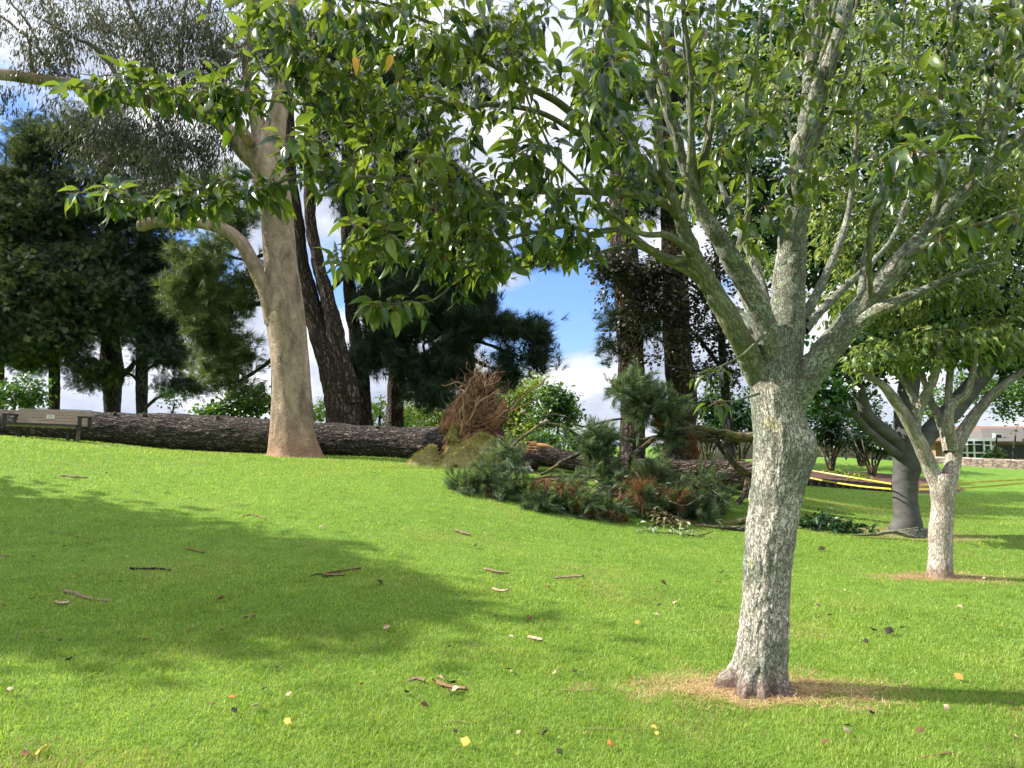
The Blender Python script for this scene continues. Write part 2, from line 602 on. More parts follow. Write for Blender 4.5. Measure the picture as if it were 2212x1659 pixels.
def mat_lichen(name, lich=.62, white=(.57, .54, .46), bark=(.12, .085, .065), su=(70, 26), green=(.30, .36, .27), z0=0.0, z1=2.0, foot=True):
    """fissured bark with crusty pale lichen plates"""
    m, nt, out = new_mat(name)
    uv = nt.add('ShaderNodeTexCoord').outputs['UV']
    pos = nt.add('ShaderNodeNewGeometry').outputs['Position']
    wv = nt.vmul(uv, (su[0], su[1], 1))
    ra = nt.math('ABSOLUTE', nt.math('SUBTRACT', nt.noise(wv, 1.0, 5, .6, .9), .5))
    rb = nt.math('ABSOLUTE', nt.math('SUBTRACT', nt.noise(nt.vadd(nt.vmul(uv, (su[0] * .5, su[1] * 1.5, 1)), (7, 3, 0)), 1.0, 4, .6, 1.2), .5))
    fiss = nt.math('MINIMUM', nt.ramp(ra, [(.004, 0), (.042, 1)]), nt.ramp(rb, [(0, .25), (.026, 1)]))
    crnd = nt.noise(wv, .7, 3, .5)
    big = nt.noise(pos, 3.2, 4, .6)
    mid = nt.noise(pos, 16, 5, .65)
    fine = nt.noise(pos, 120, 4, .7)
    base = nt.mix(fine, bark, tuple(min(1, c * 2.1) for c in bark))
    pale = nt.ramp(nt.math('ADD', nt.math('MULTIPLY', crnd, .5), nt.math('MULTIPLY', fine, .5)), [(.2, tuple(c * .62 for c in white)), (.5, white), (.8, tuple(min(.85, c * 1.25) for c in white))])
    grn = nt.mix(nt.ramp(mid, [(.4, 0), (.55, 1)]), green, tuple(c * .6 for c in green))
    hz = nt.math('DIVIDE', nt.math('SUBTRACT', nt.add('ShaderNodeSeparateXYZ', {0: pos}).outputs[2], z0), z1)
    pale = nt.mix(nt.ramp(nt.math('ADD', big, nt.math('MULTIPLY', nt.math('MINIMUM', hz, 1.0), .22)), [(.54, 0), (.70, .9)]), pale, grn)
    yel = nt.noise(nt.vadd(pos, (5, 3, 1)), 5, 4, .6)
    pale = nt.mix(nt.ramp(yel, [(.62, 0), (.72, .6)]), pale, (.55, .52, .18))
    cover = nt.ramp(nt.math('ADD', nt.math('MULTIPLY', mid, .7), nt.math('MULTIPLY', crnd, .3)), [(.61 - lich * .4, 0), (.70 - lich * .4, 1)])
    cover = nt.math('MULTIPLY', cover, fiss)
    if foot:
        cover = nt.math('MULTIPLY', cover, nt.ramp(nt.math('ADD', hz, nt.math('MULTIPLY', nt.math('SUBTRACT', mid, .5), .12)), [(.02, .05), (.08, 1)]))
    col = nt.mix(cover, base, pale)
    bs = nt.add('ShaderNodeBsdfPrincipled', {'Base Color': col, 'Roughness': .9, 'Specular IOR Level': .15})
    h = nt.math('ADD', nt.math('MULTIPLY', fiss, .7), nt.math('ADD', nt.math('MULTIPLY', mid, .6), nt.math('MULTIPLY', fine, .3)))
    bp = nt.add('ShaderNodeBump', {'Strength': 1.0, 'Distance': .013, 'Height': h})
    nt.l.new(bp.outputs[0], bs.inputs['Normal'])
    nt.l.new(bs.outputs[0], out.inputs[0])
    return m


def mat_bark(name, dark, light, su=(22, 5), dist=.03, tint=None, warp=1.5):
    """deeply furrowed bark plates"""
    m, nt, out = new_mat(name)
    uv = nt.add('ShaderNodeTexCoord').outputs['UV']
    pos = nt.add('ShaderNodeNewGeometry').outputs['Position']
    w = nt.add('ShaderNodeTexNoise', {'Vector': pos, 'Scale': 5.0, 'Detail': 3.0}).outputs[1]
    wv = nt.vadd(nt.vmul(uv, (su[0], su[1], 1)), nt.vmul(w, (warp, warp, 0)))
    vo = nt.add('ShaderNodeTexVoronoi', {'Vector': wv, 'Scale': 1.0}, feature='DISTANCE_TO_EDGE').outputs[0]
    cc = nt.add('ShaderNodeSeparateColor', {0: nt.add('ShaderNodeTexVoronoi', {'Vector': wv, 'Scale': 1.0}, feature='F1').outputs['Color']}).outputs[0]
    fiss = nt.ramp(vo, [(.02, 0), (.28, 1)])
    mid = nt.noise(pos, 9, 5, .65)
    fine = nt.noise(pos, 60, 3, .7)
    f = nt.math('MULTIPLY', fiss, nt.math('ADD', nt.math('MULTIPLY', mid, .5), nt.math('ADD', nt.math('MULTIPLY', cc, .3), nt.math('MULTIPLY', fine, .3))))
    col = nt.ramp(f, [(0, tuple(c * .35 for c in dark)), (.3, dark), (.75, light)])
    if tint:
        col = nt.mix(nt.ramp(nt.noise(pos, 2.2, 4, .6), [(.5, 0), (.66, .7)]), col, tint)
    bs = nt.add('ShaderNodeBsdfPrincipled', {'Base Color': col, 'Roughness': .92, 'Specular IOR Level': .12})
    bp = nt.add('ShaderNodeBump', {'Strength': 1.0, 'Distance': dist, 'Height': nt.math('ADD', fiss, nt.math('MULTIPLY', fine, .4))})
    nt.l.new(bp.outputs[0], bs.inputs['Normal'])
    nt.l.new(bs.outputs[0], out.inputs[0])
    return m


def mat_euc(zb):
    m, nt, out = new_mat('smooth_gum_bark')
    pos = nt.add('ShaderNodeNewGeometry').outputs['Position']
    st = nt.noise(nt.vmul(pos, (1.6, 1.6, .5)), 2.0, 5, .6, .6)
    sp = nt.noise(pos, 5.5, 5, .65, .5)
    fine = nt.noise(pos, 30, 4, .6)
    rot = nt.add('ShaderNodeVectorRotate', {'Vector': pos, 'Angle': math.radians(32), 'Axis': (0, 1, 0)}).outputs[0]
    sp = nt.math('ADD', nt.math('MULTIPLY', sp, .5), nt.math('MULTIPLY', nt.noise(nt.vmul(rot, (5.5, 2, 1.3)), 1.6, 5, .6, .4), .5))
    col = nt.ramp(nt.math('ADD', nt.math('MULTIPLY', st, .65), nt.math('MULTIPLY', sp, .35)),
                  [(.38, (.13, .10, .07)), (.46, (.225, .165, .115)), (.54, (.32, .235, .165)), (.64, (.46, .35, .26))])
    spk = nt.noise(nt.vmul(rot, (1, 1, .5)), 13, 2, .5)
    col = nt.mix(nt.ramp(spk, [(.68, 0), (.74, .75)]), col, (.12, .085, .06))
    sep = nt.add('ShaderNodeSeparateXYZ', {0: pos}).outputs[2]
    zz = nt.math('ADD', nt.math('SUBTRACT', sep, zb), nt.math('MULTIPLY', nt.math('SUBTRACT', sp, .5), 1.4))
    foot = nt.ramp(nt.math('DIVIDE', zz, 2.0), [(.02, 1), (.22, .45), (.55, 0)])
    red = nt.ramp(fine, [(.3, (.12, .055, .03)), (.6, (.34, .2, .12)), (.8, (.5, .4, .3))])
    col = nt.mix(foot, col, red)
    bs = nt.add('ShaderNodeBsdfPrincipled', {'Base Color': col, 'Roughness': .75, 'Specular IOR Level': .2})
    bp = nt.add('ShaderNodeBump', {'Strength': 1.0, 'Distance': .09, 'Height': nt.math('ADD', sp, nt.math('MULTIPLY', fine, .25))})
    nt.l.new(bp.outputs[0], bs.inputs['Normal'])
    nt.l.new(bs.outputs[0], out.inputs[0])
    return m


def mat_plain(name, c1, c2=None, scale=8, rough=.8, spec=.3, stretch=(1, 1, 1), bump=0.0, metal=0):
    m, nt, out = new_mat(name)
    pos = nt.add('ShaderNodeTexCoord').outputs['Object']
    n = nt.noise(nt.vmul(pos, stretch), scale, 5, .6)
    c2 = c2 or tuple(c * .7 for c in c1)
    col = nt.ramp(n, [(.3, c2), (.7, c1)])
    bs = nt.add('ShaderNodeBsdfPrincipled', {'Base Color': col, 'Roughness': rough, 'Specular IOR Level': spec, 'Metallic': metal})
    if bump:
        bp = nt.add('ShaderNodeBump', {'Strength': .7, 'Distance': bump, 'Height': n})
        nt.l.new(bp.outputs[0], bs.inputs['Normal'])
    nt.l.new(bs.outputs[0], out.inputs[0])
    return m


M = {}
M['ground'] = mat_ground()
M['grass'] = mat_grass()
M['lichen'] = mat_lichen('lichen_crusted_bark', .98, bark=(.14, .10, .08), su=(46, 17), z0=float(MAIN[2]))
M['lichen2'] = mat_lichen('lichen_limb_bark', .5, (.30, .31, .22), (.15, .14, .075), (40, 6), (.24, .29, .20), foot=False)
M['limb'] = mat_bark('olive_limb_bark', (.13, .12, .06), (.36, .34, .2), (90, 10), .006, (.38, .42, .34))
M['twig'] = mat_plain('green_brown_twig', (.20, .17, .08), (.12, .07, .04), 20)
M['petiole'] = mat_plain('red_leaf_stalks', (.36, .13, .06), (.25, .16, .06), 5)
M['pale'] = mat_lichen('pale_young_bark', .85, (.56, .50, .43), (.20, .14, .10), (30, 9), (.36, .38, .30), z0=float(SEC[2]))
M['grey'] = mat_plain('smooth_grey_bark', (.12, .118, .11), (.055, .053, .048), 3.5, .85, .2, (1, 1, 2.2), .02)
M['pinebark'] = mat_bark('pine_bark', (.07, .052, .043), (.20, .155, .13), (14, 3.0), .04, warp=3.0)
M['pinelog'] = mat_bark('fallen_pine_bark', (.075, .062, .052), (.21, .18, .15), (20, 5.5), .035, warp=3.5)
M['pinelog_lit'] = mat_bark('painted_sunlit_pine_bark', (.12, .09, .07), (.36, .28, .22), (24, 7), .03, warp=3.0)  # paler bark colour stands in for sunlight on the snapped log
M['darkbark'] = mat_bark('dark_conifer_bark', (.05, .045, .04), (.15, .14, .12), (16, 3), .02)
M['euc'] = mat_euc(P(635, 987, 19)[2])
M['deadwood'] = mat_bark('mossy_dead_branch', (.09, .075, .055), (.30, .28, .22), (30, 8), .01, (.22, .2, .06))
M['leaf'] = mat_leaf('glossy_green_leaf', [(.008, .026, .010), (.022, .058, .014), (.070, .120, .020), (.19, .24, .038)], .38, .27, .6, (2.2, 2.0, .6), under=(.11, .16, .055), nw=1.3)
M['leaf2'] = mat_leaf('yellowing_green_leaf', [(.02, .05, .014), (.05, .10, .022), (.11, .17, .038), (.32, .32, .11)], .45, .34, .5, (1.9, 1.8, .7), under=(.22, .28, .14))
M['leafdark'] = mat_leaf('dark_broad_leaf', [(.008, .028, .008), (.016, .055, .012), (.03, .085, .018)], .25, .35, .5)
M['leafcop'] = mat_leaf('copper_beech_leaf', [(.022, .012, .014), (.03, .036, .018), (.06, .045, .032), (.05, .075, .03)], .15, .42, .5)
M['leafeuc'] = mat_leaf('grey_green_gum_leaf', [(.025, .034, .02), (.05, .062, .036), (.10, .105, .065), (.17, .145, .095)], .3, .45, .4, (1.3, 1.3, .9))
M['conifer'] = mat_leaf('dark_conifer_spray', [(.012, .027, .020), (.036, .060, .037), (.085, .118, .058), (.16, .185, .085)], .2, .7, .15, ns=1.3, nw=2.4)
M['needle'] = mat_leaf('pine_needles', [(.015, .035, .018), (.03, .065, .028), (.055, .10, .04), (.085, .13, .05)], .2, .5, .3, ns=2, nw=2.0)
M['needledark'] = mat_leaf('dark_pine_needles', [(.010, .022, .014), (.024, .046, .025), (.055, .088, .044)], .15, .55, .25, ns=1.2, nw=2.0)  # darker needle tones, used on most background pines
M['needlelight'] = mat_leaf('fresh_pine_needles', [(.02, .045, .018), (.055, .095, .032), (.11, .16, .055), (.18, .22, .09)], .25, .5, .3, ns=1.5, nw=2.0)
M['needlefall'] = mat_leaf('fallen_pine_needles', [(.022, .044, .024), (.052, .096, .048), (.10, .16, .07), (.21, .25, .12)], .25, .5, .3, ns=6, nw=2.6)
M['needledead'] = mat_leaf('dead_brown_needles', [(.10, .045, .02), (.18, .09, .045), (.26, .15, .08)], .2, .7, .2)
M['bamboo'] = mat_leaf('light_feathery_leaf', [(.11, .17, .03), (.2, .28, .05), (.3, .38, .09)], .45, .5, .3, (1.4, 1.4, .7))
M['shrub'] = mat_leaf('shrub_leaf', [(.015, .045, .012), (.04, .10, .02), (.08, .16, .035), (.14, .22, .05)], .3, .4, .5)
M['soil'] = mat_plain('orange_root_soil', (.33, .165, .08), (.05, .032, .022), 3.5, .95, .1, bump=.05)
M['root'] = mat_plain('brown_torn_roots', (.36, .24, .15), (.10, .06, .035), 4, .85, .15)
M['splinter'] = mat_plain('torn_orange_wood', (.55, .30, .13), (.38, .18, .07), 18, .8, .2, (4, 1, 1))
M['black'] = mat_plain('dark_heartwood', (.03, .02, .016), (.01, .008, .007), 12, .95, .1, bump=.02)  # near-black wood tone for the broken log end


# ------------------------------------------------------------------ ground sheet
def warp_axis(n, lim, fine):
    t = np.linspace(-1, 1, n)
    k = 5.5
    return np.sinh(t * k) / math.sinh(k) * lim


gx = warp_axis(361, 900, 0)
gy = warp_axis(361, 900, 0) + 10
XX, YY = np.meshgrid(gx, gy, indexing='ij')
ZZ = gz(XX.ravel(), YY.ravel())
mb = MB()
ii, jj = np.meshgrid(np.arange(360), np.arange(360), indexing='ij')
a = ii * 361 + jj
q = np.stack([a, a + 361, a + 362, a + 1], -1).reshape(-1, 4)
vv = np.stack([XX.ravel(), YY.ravel(), ZZ], 1)
mb.add(vv, quads=q)
tag(mb.build('lawn', M['ground'], smooth=True), kind='structure')


def grid_g(x, y):
    """height of the ground sheet itself (bilinear)"""
    x = np.asarray(x, float)
    y = np.asarray(y, float)
    i = np.clip(np.searchsorted(gx, x) - 1, 0, 359)
    j = np.clip(np.searchsorted(gy, y) - 1, 0, 359)
    fx = (x - gx[i]) / (gx[i + 1] - gx[i])
    fy = (y - gy[j]) / (gy[j + 1] - gy[j])
    Z = ZZ.reshape(361, 361)
    return (Z[i, j] * (1 - fx) * (1 - fy) + Z[i + 1, j] * fx * (1 - fy) + Z[i, j + 1] * (1 - fx) * fy + Z[i + 1, j + 1] * fx * fy)


# ------------------------------------------------------------------ grass blades
def make_grass():
    N = 1150000
    half = math.radians(58)
    r = 2.2 * (30 / 2.2) ** rng.random(N * 2)                      # density ~ 1/r^2
    keep = rng.random(len(r)) < np.minimum(1, (r / 4.6) ** 1.2 + .12)
    r = r[keep][:N]
    th = rng.uniform(-half, half, len(r))
    x, y = r * np.sin(th), r * np.cos(th)
    # thin out bare places
    straw = np.zeros(len(x))
    bare = np.zeros(len(x))
    for p, rx, ry, k in ((MAIN + np.array([-.02, -.03, 0]), .78, .36, .9), (SEC, .9, .32, .9), (BIG + np.array([0, -.1, 0]), 1.6, .7, .6), (P(1800, 1087, 17.5), 2.2, .5, .5)):
        ln = np.hypot((x - p[0]) / rx, (y - p[1]) / ry) + (fbm(np.stack([x * 5, y * 5, x * 0], 1), 4) - .5) * 2.2
        straw = np.maximum(straw, np.clip(1.35 - ln, 0, 1) * k * 1.3)
        bare = np.maximum(bare, np.clip(.9 - ln, 0, 1) * k)
    dryp = fbm(np.stack([x * .9, y * .9, x * 0 + 3], 1), 3)
    straw = np.maximum(straw, np.clip((dryp - .55) * 1.3, .015, .3))
    bed = (np.hypot((x - P(1830, 1040, 27)[0]) / 4, (y - 27) / 3.4) < 1)
    keep = (rng.random(len(x)) > bare * 1.2) & ~bed
    x, y, r, straw = x[keep], y[keep], r[keep], straw[keep]
    z = grid_g(x, y)
    n = len(x)
    tuss = fbm(np.stack([x * 3, y * 3, x * 0 + 7], 1), 3)
    L = rng.uniform(.018, .044, n) * (.6 + .9 * tuss) * (1 + np.clip(r - 8, 0, 20) * .03)
    L = np.where(straw > .5, L * .8, L)
    wdt = rng.uniform(.0011, .0025, n) * np.maximum(1, r / 4.6) ** .85
    ang = rng.uniform(0, 2 * math.pi, n)
    lean = rng.uniform(.1, 1.1, n)
    d = np.stack([np.cos(ang) * lean, np.sin(ang) * lean, np.ones(n)], 1)
    d = norm(d)
    a2 = ang + math.pi / 2 + rng.uniform(-.8, .8, n)
    s = np.stack([np.cos(a2), np.sin(a2), np.zeros(n)], 1) * wdt[:, None]
    p0 = np.stack([x, y, z - .003], 1)
    mid = p0 + d * L[:, None] * .55
    tip = p0 + d * L[:, None] + np.stack([np.cos(ang) * L * .45 * lean, np.sin(ang) * L * .45 * lean, -L * .18 * lean], 1)
    mb = MB()
    nr = r < 8.5
    A = np.stack([p0[nr] - s[nr], p0[nr] + s[nr], mid[nr] + s[nr] * .8, mid[nr] - s[nr] * .8, tip[nr]], 1).reshape(-1, 3)
    o = (np.arange(nr.sum()) * 5)[:, None]
    mb.add(A, tris=o + np.array([[3, 2, 4]]), quads=o + np.array([[0, 1, 2, 3]]), attr=np.repeat(straw[nr], 5))
    fr = ~nr
    A = np.stack([p0[fr] - s[fr], p0[fr] + s[fr], tip[fr]], 1).reshape(-1, 3)
    o = (np.arange(fr.sum()) * 3)[:, None]
    mb.add(A, tris=o + np.array([[0, 1, 2]]), attr=np.repeat(straw[fr], 3))
    g = mb.build('grass', M['grass'], attr='straw')
    tag(g, 'short bright green mown grass covering the lawn', 'grass', kind='stuff')


make_grass()


# ------------------------------------------------------------------ trees
def limb_path(pts, n=8):
    """pts rows (X, Y, d, width_px) -> world path, radii"""
    w = np.array([[*P(a, b, c), PX(e, c) / 2] for a, b, c, e in pts])
    s = smooth_path(w, n)
    return s[:, :3], np.maximum(s[:, 3], .002)


def wlimb(pts, n=6):
    s = smooth_path(np.array(pts, float), n)
    return s[:, :3], np.maximum(s[:, 3], .002)


def blob_points(b, n):
    """random points inside an ellipsoid given in photo pixels + depth"""
    X, Y, rx, ry, d, rd = b[:6]
    u = rng.normal(size=(n, 3))
    u = norm(u) * (rng.random((n, 1)) ** .42)
    dd = d + u[:, 1] * rd
    c = P(X, Y, d)
    return c + np.stack([u[:, 0] * PX(rx, d), dd - d, u[:, 2] * PX(ry, d)], 1)


def grow(paths, targets, k_r=.010, tipr=.0015, bend=.3, sag=-.05, seg=7, maxr=.03):
    """connect every target to the nearest point of the skeleton; returns twig paths"""
    pos = np.vstack([p for p, r in paths])
    rad = np.concatenate([r for p, r in paths])
    tan = np.vstack([norm(np.gradient(p, axis=0)) for p, r in paths])
    d0 = np.array([np.min(((pos - t) ** 2).sum(1)) for t in targets]) if len(targets) else np.zeros(0)
    cap = len(pos) + len(targets) * seg
    PO = np.zeros((cap, 3)); RA = np.zeros(cap); TA = np.zeros((cap, 3))
    n = len(pos)
    PO[:n], RA[:n], TA[:n] = pos, rad, tan
    out = []
    for i in np.argsort(d0):
        t = targets[i]
        df = PO[:n] - t
        dist = np.sqrt((df ** 2).sum(1))
        # prefer nodes whose direction points towards the target
        al = -(df * TA[:n]).sum(1) / (dist + 1e-6)
        j = int(np.argmin(dist * (1.25 - .3 * al)))
        p0 = PO[j]
        L = dist[j]
        if L < 1e-3:
            continue
        ctrl = p0 + TA[j] * L * bend + (t - p0) * .35 + np.array([0, 0, .12 * L])
        s = np.linspace(0, 1, seg)[:, None]
        path = (1 - s) ** 2 * p0 + 2 * s * (1 - s) * ctrl + s ** 2 * t
        path[:, 2] += sag * L * (s[:, 0] ** 2)
        path[1:-1] += rng.normal(size=(seg - 2, 3)) * L * .02
        r0 = min(RA[j] * .8, max(tipr * 1.6, k_r * L), maxr)
        rr = np.linspace(r0, tipr, seg)
        out.append((path, rr))
        tg = norm(np.gradient(path, axis=0))
        PO[n:n + seg - 1], RA[n:n + seg - 1], TA[n:n + seg - 1] = path[1:], rr[1:], tg[1:]
        n += seg - 1
    return out


def place_leaves(mb, twigs, tmpl, size, per, frac=(.25, 1.0), droop=.5, spread=.9, pet=None, jit=.35, petlen=.03, upz=1.0, cluster=0.0):
    pos, dr, up = [], [], []
    for path, rr in twigs:
        L = np.linalg.norm(path[-1] - path[0])
        c = per if np.isscalar(per) else 1
        n = max(3, int(c * (L if cluster == 0 else 1)))
        f = np.sort(rng.uniform(frac[0], frac[1], n))
        f[-1] = 1.0
        idx = f * (len(path) - 1)
        i = np.minimum(idx.astype(int), len(path) - 2)
        w = (idx - i)[:, None]
        p = path[i] * (1 - w) + path[i + 1] * w
        t = norm(path[i + 1] - path[i])
        side = norm(np.cross(t, [0, 0, 1]) + 1e-6) * np.where(rng.random((n, 1)) < .5, -1, 1)
        d = t * .45 + side * spread * rng.uniform(.4, 1.1, (n, 1)) + rng.normal(size=(n, 3)) * jit
        d[-1] = t[-1]
        d = norm(d)
        d[:, 2] -= droop * rng.uniform(.3, 1.4, n)
        d = norm(d)
        if cluster:
            p = p + rng.normal(size=(n, 3)) * cluster
        pos.append(p); dr.append(d)
        up.append(np.array([0, 0, upz]) + rng.normal(size=(n, 3)) * .45)
    if not pos:
        return
    pos, dr, up = map(np.vstack, (pos, dr, up))
    R = mkframes(dr, up)
    sc = rng.uniform(.5, 1.2, len(pos)) * size
    if pet is not None:
        a = pos
        b = pos + dr * petlen
        s = R[:, 0] * .0012
        v = np.stack([a - s, a + s, b + s, b - s], 1).reshape(-1, 3)
        o = (np.arange(len(a)) * 4)[:, None]
        pet.add(v, quads=o + np.array([[0, 1, 2, 3]]))
    scatter(mb, *tmpl, pos + dr * petlen, R, sc)


def place_tufts(mb, twigs, tmpls, size, per, rad, up=.3, along=(.45, 1), flat=1.0):
    """tufts/sprays clumped along the outer part of every twig"""
    pos, dr = [], []
    for path, rr in twigs:
        f = rng.uniform(*along, per)
        f[0] = 1
        idx = f * (len(path) - 1)
        i = np.minimum(idx.astype(int), len(path) - 2)
        w = (idx - i)[:, None]
        p = path[i] * (1 - w) + path[i + 1] * w
        t = norm(path[i + 1] - path[i])
        d = norm(t * .7 + rng.normal(size=(per, 3)) * .55 + np.array([0, 0, up]))
        pos.append(p + rng.normal(size=(per, 3)) * rad * np.array([1, 1, flat]))
        dr.append(d)
    pos, dr = np.vstack(pos), np.vstack(dr)
    R = mkframes(dr, rng.normal(size=(len(pos), 3)) * .5 + np.array([0, 0, 1]))
    sc = rng.uniform(.7, 1.25, len(pos)) * size
    w = rng.integers(0, len(tmpls), len(pos))
    for k, t in enumerate(tmpls):
        m = w == k
        scatter(mb, *t, pos[m], R[m], sc[m])


def trees_targets(blobs, dens):
    return np.vstack([blob_points(b, max(1, int(b[6] * dens))) for b in blobs])


# ---- the near lichen tree ------------------------------------------------------------
def main_tree():
    root = empty('park_tree', MAIN, 'nearest park tree, its thick trunk crusted with pale lichen, big drooping leaves', 'tree')
    mb = MB()
    tr = [(1637, 1500, 5.0, 165), (1636, 1482, 5.0, 145), (1640, 1455, 5.0, 122), (1645, 1420, 5.0, 112), (1650, 1360, 5.0, 104), (1655, 1290, 5.0, 101), (1659, 1220, 5.0, 104),
          (1665, 1150, 5.0, 108), (1674, 1080, 5.0, 108), (1684, 1010, 5.0, 112), (1686, 950, 5.0, 114), (1680, 900, 5.0, 106), (1676, 850, 5.0, 108), (1678, 810, 5.0, 104), (1684, 770, 5.0, 96), (1690, 730, 5.02, 86)]
    w = np.array([[*P(a, b, c), PX(e, c) / 2] for a, b, c, e in tr])
    s = smooth_path(w, 46)
    bd = barkdisp(.010, 26, 7, 3, .018, 9)

    def trunk_disp(R, A, SS):
        o = bd(R, A, SS)
        # burl on the right side, about shoulder height, and buttressed foot
        c = (PX(0, 5), 0)
        zs = SS
        burl = .072 * np.exp(-((zs - 1.56) / .15) ** 2) * np.exp(-(((np.abs((A - math.pi * 1.5 + math.pi) % (2 * math.pi) - math.pi)) / .75) ** 2))
        foot = .034 * np.exp(-(zs / .15) ** 2) * (np.sin(A * 5 + 1) + .7 * np.sin(A * 8 + 2) + .4 * np.sin(A * 13))
        return o + burl + foot
    tube(mb, s[:, :3], s[:, 3], 200, trunk_disp, (False, True))
    def adj(l):
        return [(a_, b_, c_ - .38 * min(1, max(0, (1350 - a_) / 500)), *r_) for a_, b_, c_, *r_ in l]
    # central leader and the lichen limbs, one skin with the trunk
    paths = []
    C = [(1688, 800, 5.0, 84), (1695, 720, 5.02, 84), (1702, 640, 5.05, 74), (1710, 560, 5.05, 66), (1717, 470, 5.0, 58), (1730, 350, 4.95, 50), (1748, 250, 4.9, 46)]
    C2 = [(1745, 265, 4.9, 40), (1775, 175, 4.85, 38), (1805, 95, 4.8, 34), (1832, 0, 4.75, 30), (1850, -120, 4.7, 22), (1870, -300, 4.6, 12)]
    C3 = [(1745, 270, 4.9, 36), (1750, 160, 4.95, 32), (1757, 60, 5.0, 30), (1765, -60, 5.0, 22), (1760, -250, 5.0, 12)]
    B = [(1672, 770, 4.95, 58), (1655, 715, 4.9, 56), (1628, 640, 4.85, 52), (1590, 575, 4.8, 46), (1550, 510, 4.75, 40), (1510, 440, 4.7, 34), (1475, 340, 4.6, 26), (1440, 220, 4.5, 20), (1405, 90, 4.4, 16), (1390, -60, 4.3, 10)]
    B2 = [(1668, 800, 5.15, 40), (1640, 760, 5.2, 38), (1612, 700, 5.25, 34), (1590, 670, 5.3, 26)]
    D = [(1700, 880, 5.0, 66), (1730, 838, 4.95, 66), (1760, 795, 4.9, 64), (1800, 742, 4.85, 62), (1850, 680, 4.8, 56), (1900, 620, 4.72, 48), (1960, 550, 4.65, 42), (2020, 480, 4.6, 36), (2080, 420, 4.5, 32), (2150, 350, 4.4, 28), (2220, 280, 4.3, 24), (2330, 160, 4.1, 12)]
    E = [(1835, 715, 4.8, 40), (1890, 675, 4.7, 32), (1950, 645, 4.6, 28), (2010, 620, 4.5, 20), (2090, 585, 4.4, 12), (2200, 550, 4.3, 7)]
    F = [(1735, 690, 5.05, 26), (1765, 635, 5.1, 22), (1800, 560, 5.2, 20), (1830, 470, 5.3, 17), (1845, 330, 5.3, 13), (1860, 150, 5.2, 9), (1880, -50, 5.1, 5)]
    F2 = [(1738, 715, 5.1, 24), (1775, 670, 5.2, 20), (1830, 615, 5.3, 18), (1890, 560, 5.4, 15), (1935, 500, 5.5, 11), (1975, 380, 5.6, 8), (2010, 200, 5.6, 5)]
    F3 = [(1665, 690, 5.2, 24), (1640, 600, 5.3, 22), (1610, 520, 5.4, 19), (1570, 430, 5.5, 15), (1530, 300, 5.6, 10), (1510, 130, 5.7, 6)]
    Dm = [(1860, 670, 4.85, 26), (1870, 560, 4.9, 22), (1900, 440, 4.9, 18), (1930, 300, 4.85, 13), (1950, 100, 4.8, 8), (1960, -100, 4.8, 4)]
    lm = [C, C2, C3, B, B2, D, E, F, F2, F3, Dm]
    for i, l in enumerate(lm):
        p, r = limb_path(l, 22 if i < 6 else 10)
        # slight wander so no limb is ruler-straight
        wv = np.stack([fbm(np.stack([np.arange(len(p)) * .12, np.full(len(p), i * 7.7), np.full(len(p), c)], 1), 2) - .5 for c in (1., 5., 9.)], 1)
        p = p + wv * .05 * np.linspace(0, 1, len(p))[:, None]
        tube(mb, p, r, 48 if i < 7 else 16, barkdisp(.006, 30, 9, i * 3, .014, 12))
        paths.append((p, r))
    o = mb.build('trunk', M['lichen'], root, smooth=True)
    # olive-barked left limb and the smoother secondary limbs
    mb = MB()
    A = [(1690, 900, 5.10, 40), (1666, 858, 5.06, 56), (1640, 812, 5.0, 58), (1616, 766, 4.93, 54), (1590, 715, 4.8, 50), (1560, 665, 4.75, 47), (1525, 600, 4.7, 44), (1495, 545, 4.65, 40), (1475, 490, 4.6, 34), (1455, 430, 4.5, 28), (1430, 340, 4.4, 24), (1412, 220, 4.3, 20), (1405, 100, 4.2, 16), (1395, -80, 4.1, 10)]
    G = [(1462, 455, 4.55, 22), (1400, 425, 4.5, 19), (1300, 415, 4.4, 17), (1180, 412, 4.3, 15), (1060, 415, 4.25, 13), (950, 400, 4.2, 12), (850, 388, 4.2, 11), (740, 382, 4.2, 10), (660, 378, 4.2, 8), (600, 392, 4.2, 7), (520, 418, 4.2, 6), (420, 432, 4.2, 5), (300, 425, 4.2, 4), (190, 422, 4.2, 3), (140, 414, 4.2, 2)]
    H = [(1440, 400, 4.5, 24), (1380, 345, 4.45, 22), (1310, 300, 4.4, 20), (1230, 240, 4.3, 18), (1150, 190, 4.2, 15), (1080, 150, 4.1, 12), (1000, 95, 4.0, 10), (900, 40, 3.95, 8), (760, 0, 3.9, 6), (600, -20, 3.9, 4)]
    H2 = [(1330, 330, 4.4, 16), (1260, 295, 4.45, 14), (1170, 245, 4.45, 12), (1070, 225, 4.45, 12), (1000, 235, 4.4, 11), (930, 215, 4.35, 11), (870, 238, 4.3, 10), (800, 245, 4.3, 9), (700, 230, 4.3, 7), (600, 222, 4.3, 6), (480, 205, 4.3, 5), (350, 185, 4.3, 4), (240, 165, 4.3, 3), (165, 155, 4.3, 2)]
    I1 = [(1500, 555, 4.7, 22), (1450, 560, 4.6, 18), (1400, 535, 4.5, 16), (1350, 500, 4.45, 14), (1290, 500, 4.4, 13), (1210, 492, 4.35, 10), (1100, 510, 4.3, 8), (980, 520, 4.2, 6), (860, 545, 4.2, 4), (740, 570, 4.2, 2.5)]
    I2 = [(1490, 540, 4.6, 18), (1440, 508, 4.4, 15), (1385, 505, 4.25, 12), (1330, 470, 4.1, 10), (1280, 420, 4.0, 8), (1200, 330, 3.9, 6), (1130, 200, 3.8, 5), (1080, 60, 3.7, 4)]
